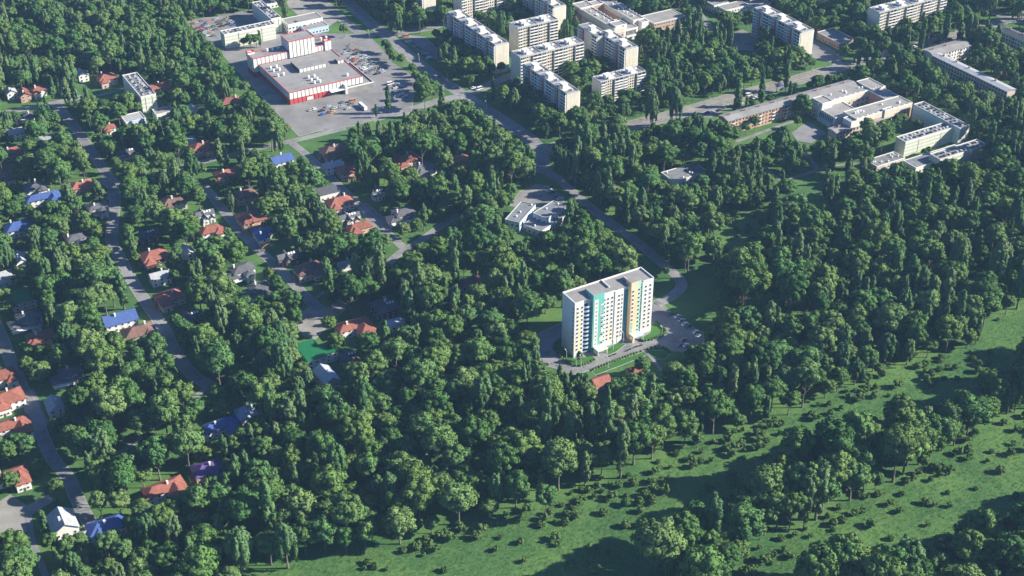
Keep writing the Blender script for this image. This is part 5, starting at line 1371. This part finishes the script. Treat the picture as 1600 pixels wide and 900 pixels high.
PAINT = {'white': (.75, .76, .77), 'silver': (.45, .47, .5), 'grey': (.17, .18, .20), 'black': (.02, .022, .026), 'red': (.30, .045, .04), 'blue': (.04, .13, .42), 'green': (.05, .17, .10), 'yellow': (.52, .36, .10), 'orange': (.55, .22, .08), 'beige': (.45, .38, .26)}
CM = {}
def car(px, py, col, label, group, rz=0.0, van=False):
    if (col, van) not in CM:
        m = bpy.data.materials.new('car_paint_'+col); m.use_nodes = True; p = m.node_tree.nodes['Principled BSDF']
        p.inputs['Base Color'].default_value = (*PAINT[col], 1); p.inputs['Roughness'].default_value = .3; p.inputs['Coat Weight'].default_value = .5
        s_ = VAN if van else CAR; CM[(col, van)] = (s_[0].mesh('body', m), s_[2].mesh('roof', m))
    loc = G(px, py+1.5); loc.z = .075
    t = thing('van' if van else 'car', label, 'van' if van else 'car', loc, GA+rz+R(rnd.uniform(-4, 4)), group)
    t.scale = (1.1, 1.1, 1.1)
    part('body', CM[(col, van)][0], t); part('window', CG[van], t); part('roof', CM[(col, van)][1], t)
    q = 1.4 if not van else 1.7; y = .80 if not van else .9
    for sx in (-1, 1):
        for sy in (-1, 1): part('wheel', WHL, t, (sx*q, sy*y, .33))
    return t
def lot(rows, ox, oy, k, place, group, rz=0.0):
    for x, y, col in rows:
        van = col.endswith('*'); c = col.rstrip('*')
        car(ox+x/k, oy+y/k, c, '%s %s %s' % (c, 'van' if van else 'car', place), '%s %ss %s' % (c, 'van' if van else 'car', group), rz+(math.pi if rnd.random() < .4 else 0), van)
lot([(480, 300, 'beige'), (430, 355, 'grey'), (395, 425, 'silver'), (480, 385, 'grey'), (565, 375, 'red'), (620, 400, 'green'), (545, 440, 'black'), (490, 490, 'silver'), (530, 520, 'red'), (560, 545, 'orange'), (635, 510, 'silver'), (690, 465, 'silver'), (725, 490, 'silver'), (665, 540, 'grey'), (600, 590, 'grey'), (720, 600, 'silver'), (800, 560, 'grey'), (820, 600, 'green'), (670, 655, 'white'), (705, 675, 'white'), (780, 640, 'silver'), (820, 690, 'grey'), (910, 655, 'yellow'), (955, 690, 'silver'), (985, 715, 'silver'), (740, 730, 'grey'), (895, 745, 'black')], 500, 40, 10,
    'in the lot right of the shopping centre', 'in the lot right of the shopping centre')
lot([(1100, 305, 'white*'), (1210, 310, 'silver'), (1185, 365, 'white'), (1255, 345, 'silver'), (1240, 420, 'silver'), (1350, 420, 'grey'), (1280, 470, 'white'), (1325, 505, 'silver'), (1190, 510, 'silver'), (1160, 430, 'grey'), (1050, 375, 'red')], 500, 100, 10,
    'behind the tall tree in the shopping centre lot', 'behind the tall tree at the shopping centre lot')
lot([(460, 815, 'silver'), (500, 805, 'white'), (630, 825, 'black'), (730, 760, 'silver'), (830, 785, 'silver'), (960, 690, 'grey'), (940, 760, 'silver'), (1040, 790, 'silver'), (750, 850, 'red'), (800, 845, 'yellow'), (650, 880, 'blue'), (1100, 680, 'orange*'), (1090, 720, 'grey'), (1555, 790, 'white')], 440, 90, 10,
    'on the forecourt in front of the shopping centre', 'on the forecourt in front of the shopping centre')
lot([(335, 325, 'grey'), (260, 350, 'silver'), (210, 365, 'red'), (455, 335, 'orange'), (575, 290, 'silver'), (690, 315, 'green'), (755, 275, 'beige'), (800, 320, 'silver'), (840, 345, 'silver'), (620, 330, 'grey'), (640, 365, 'red'), (400, 375, 'blue'), (430, 405, 'silver'), (345, 420, 'red'), (295, 435, 'red'), (540, 405, 'green'), (455, 435, 'grey'), (755, 375, 'black'), (670, 400, 'black'), (565, 455, 'grey'), (470, 465, 'beige'), (340, 470, 'red'), (330, 490, 'black'), (410, 480, 'silver'), (500, 510, 'beige'), (430, 555, 'white'), (540, 550, 'grey'), (370, 520, 'silver'), (850, 385, 'blue')], 280, 0, 10,
    'in the lot behind the pale office slab at the upper left', 'in the lot behind the pale office slab')
lot([(625, 515, 'white'), (680, 540, 'grey'), (735, 585, 'red'), (765, 610, 'grey'), (825, 675, 'blue'), (915, 735, 'black'), (885, 720, 'white')], 560, 0, 8, 'parked in the small lot left of the striped side-on block', 'in the small lot left of the striped side-on block')
lot([(590, 455, 'orange*')], 560, 0, 8, 'driving on the cross road above the small lot', 'on the cross road')
lot([(880, 5, 'green'), (985, 45, 'white'), (1050, 100, 'silver'), (1105, 160, 'white'), (1150, 195, 'green'), (1275, 285, 'white'), (1310, 340, 'silver'), (1080, 405, 'orange'), (1020, 490, 'grey'), (1120, 490, 'white')], 960, 490, 10, 'parked in the lot right of the tower block', 'in the lot right of the tower block', .1)
lot([(110, 700, 'black'), (70, 745, 'blue')], 840, 500, 10, 'parked left of the tower block beside the wood', 'left of the tower block')
lot([(530, 290, 'yellow'), (555, 308, 'white'), (570, 320, 'black'), (600, 350, 'grey'), (620, 360, 'silver')], 720, 220, 4, 'parked in front of the clinic', 'in front of the clinic')
lot([(0, 445, 'silver'), (40, 525, 'black'), (110, 520, 'white'), (190, 495, 'black'), (270, 455, 'green'), (335, 445, 'red'), (390, 435, 'blue'), (465, 410, 'silver'), (490, 300, 'black'), (560, 305, 'white*'), (640, 345, 'white'), (590, 340, 'black'), (735, 280, 'black'), (790, 265, 'white'), (955, 185, 'blue'), (940, 165, 'grey'), (1000, 225, 'grey')], 1100, 110, 8, 'on the avenue beside the long brick housing row', 'on the avenue beside the long brick housing row')
lot([(20, 215, 'black'), (65, 200, 'white'), (275, 195, 'black'), (360, 145, 'black'), (400, 130, 'white'), (445, 155, 'grey'), (560, 95, 'black'), (740, 80, 'black')], 1420, 50, 8.89, 'on the upper right stretch of the avenue', 'on the upper right stretch of the avenue')
lot([(570, 360, 'silver'), (800, 375, 'white'), (865, 390, 'white*'), (910, 440, 'grey'), (940, 470, 'black'), (965, 478, 'white'), (995, 508, 'white')], 640, 90, 8, 'near the crossroads left of the central blocks', 'near the crossroads left of the central blocks')
lot([(720, 330, 'silver'), (555, 340, 'white')], 1240+0, 20, 10, 'near the low pavilion between the lone blocks', 'near the low pavilion')
# the white coach at the edge of the forecourt
b = MB(); b.box(-5.6, 5.6, -1.25, 1.25, .45, 3.0); b.box(-5.4, 5.4, -1.1, 1.1, 3.0, 3.15)
cl = G(567, 169); cl.z = .07; t = thing('coach', 'long white coach at the edge of the shopping centre forecourt', 'bus', cl, GA-math.pi/2)
part('body', b.mesh('body', M['white_metal']), t)
for sg in (-1, 1): MB().box(-5.2, 5.2, sg*1.29-.03, sg*1.29+.03, 1.4, 2.5).build('window', M['glass'], t)
for sx in (-3.6, 3.4):
    for sy in (-1.12, 1.12): part('wheel', WHL, t, (sx, sy, .33))

# ------------------------------------------------------------------ meadow grass
GR = []; rg = np.random.default_rng(5)
while len(GR) < 15000:
    x, y = rg.uniform(330, 1640), rg.uniform(470, 925)
    if rg.random() > ((y-380)/560)**0 : continue
    if not inpoly(x, y, MEADOW) or inpoly(x, y, BELT) or inpoly(x, y, COPSE): continue
    p = G(x, y); GR.append((p.x, p.y, 0, rg.uniform(0, 6.28), rg.uniform(.5, 1.2), rg.uniform(.3, .8), 0))
tb = MB()
for i in range(11):
    a = i*2.4; q = .12+.06*i; x, y_ = q*math.cos(a), q*math.sin(a); dx, dy = math.cos(a+1.3)*.11, math.sin(a+1.3)*.11
    tb.face((x-dx, y_-dy, 0), (x+dx, y_+dy, 0), (x*1.5, y_*1.5, .42+.05*(i % 4)))
M['blade'] = leaf_material('grass_blades', [(.07, .165, .05), (.105, .20, .06), (.155, .22, .08)], .35)
tm_ = tb.mesh('grass', M['blade'])
tuft = link('grass', tm_, None, (60, 560, 0)); tuft['kind'] = 'stuff'; tag(tuft, 'first tuft of the meadow grass', 'grass')
scatter('grass', [[tuft]], GR, 'rough green meadow grass between the shrubs', 'grass')

# ------------------------------------------------------------------ air
hz = MB(); hz.box(-2700, 2700, -1300, 3700, -1.0, 492.0)
m = bpy.data.materials.new('haze'); m.use_nodes = True; n = m.node_tree.nodes; n.remove(n['Principled BSDF'])
pv = n.new('ShaderNodeVolumePrincipled'); pv.inputs['Color'].default_value = (.36, .60, 1.0, 1); pv.inputs['Density'].default_value = HAZE; pv.inputs['Anisotropy'].default_value = 0.0
m.node_tree.links.new(pv.outputs[0], n['Material Output'].inputs['Volume'])
h = hz.build('haze', m); h['kind'] = 'stuff'
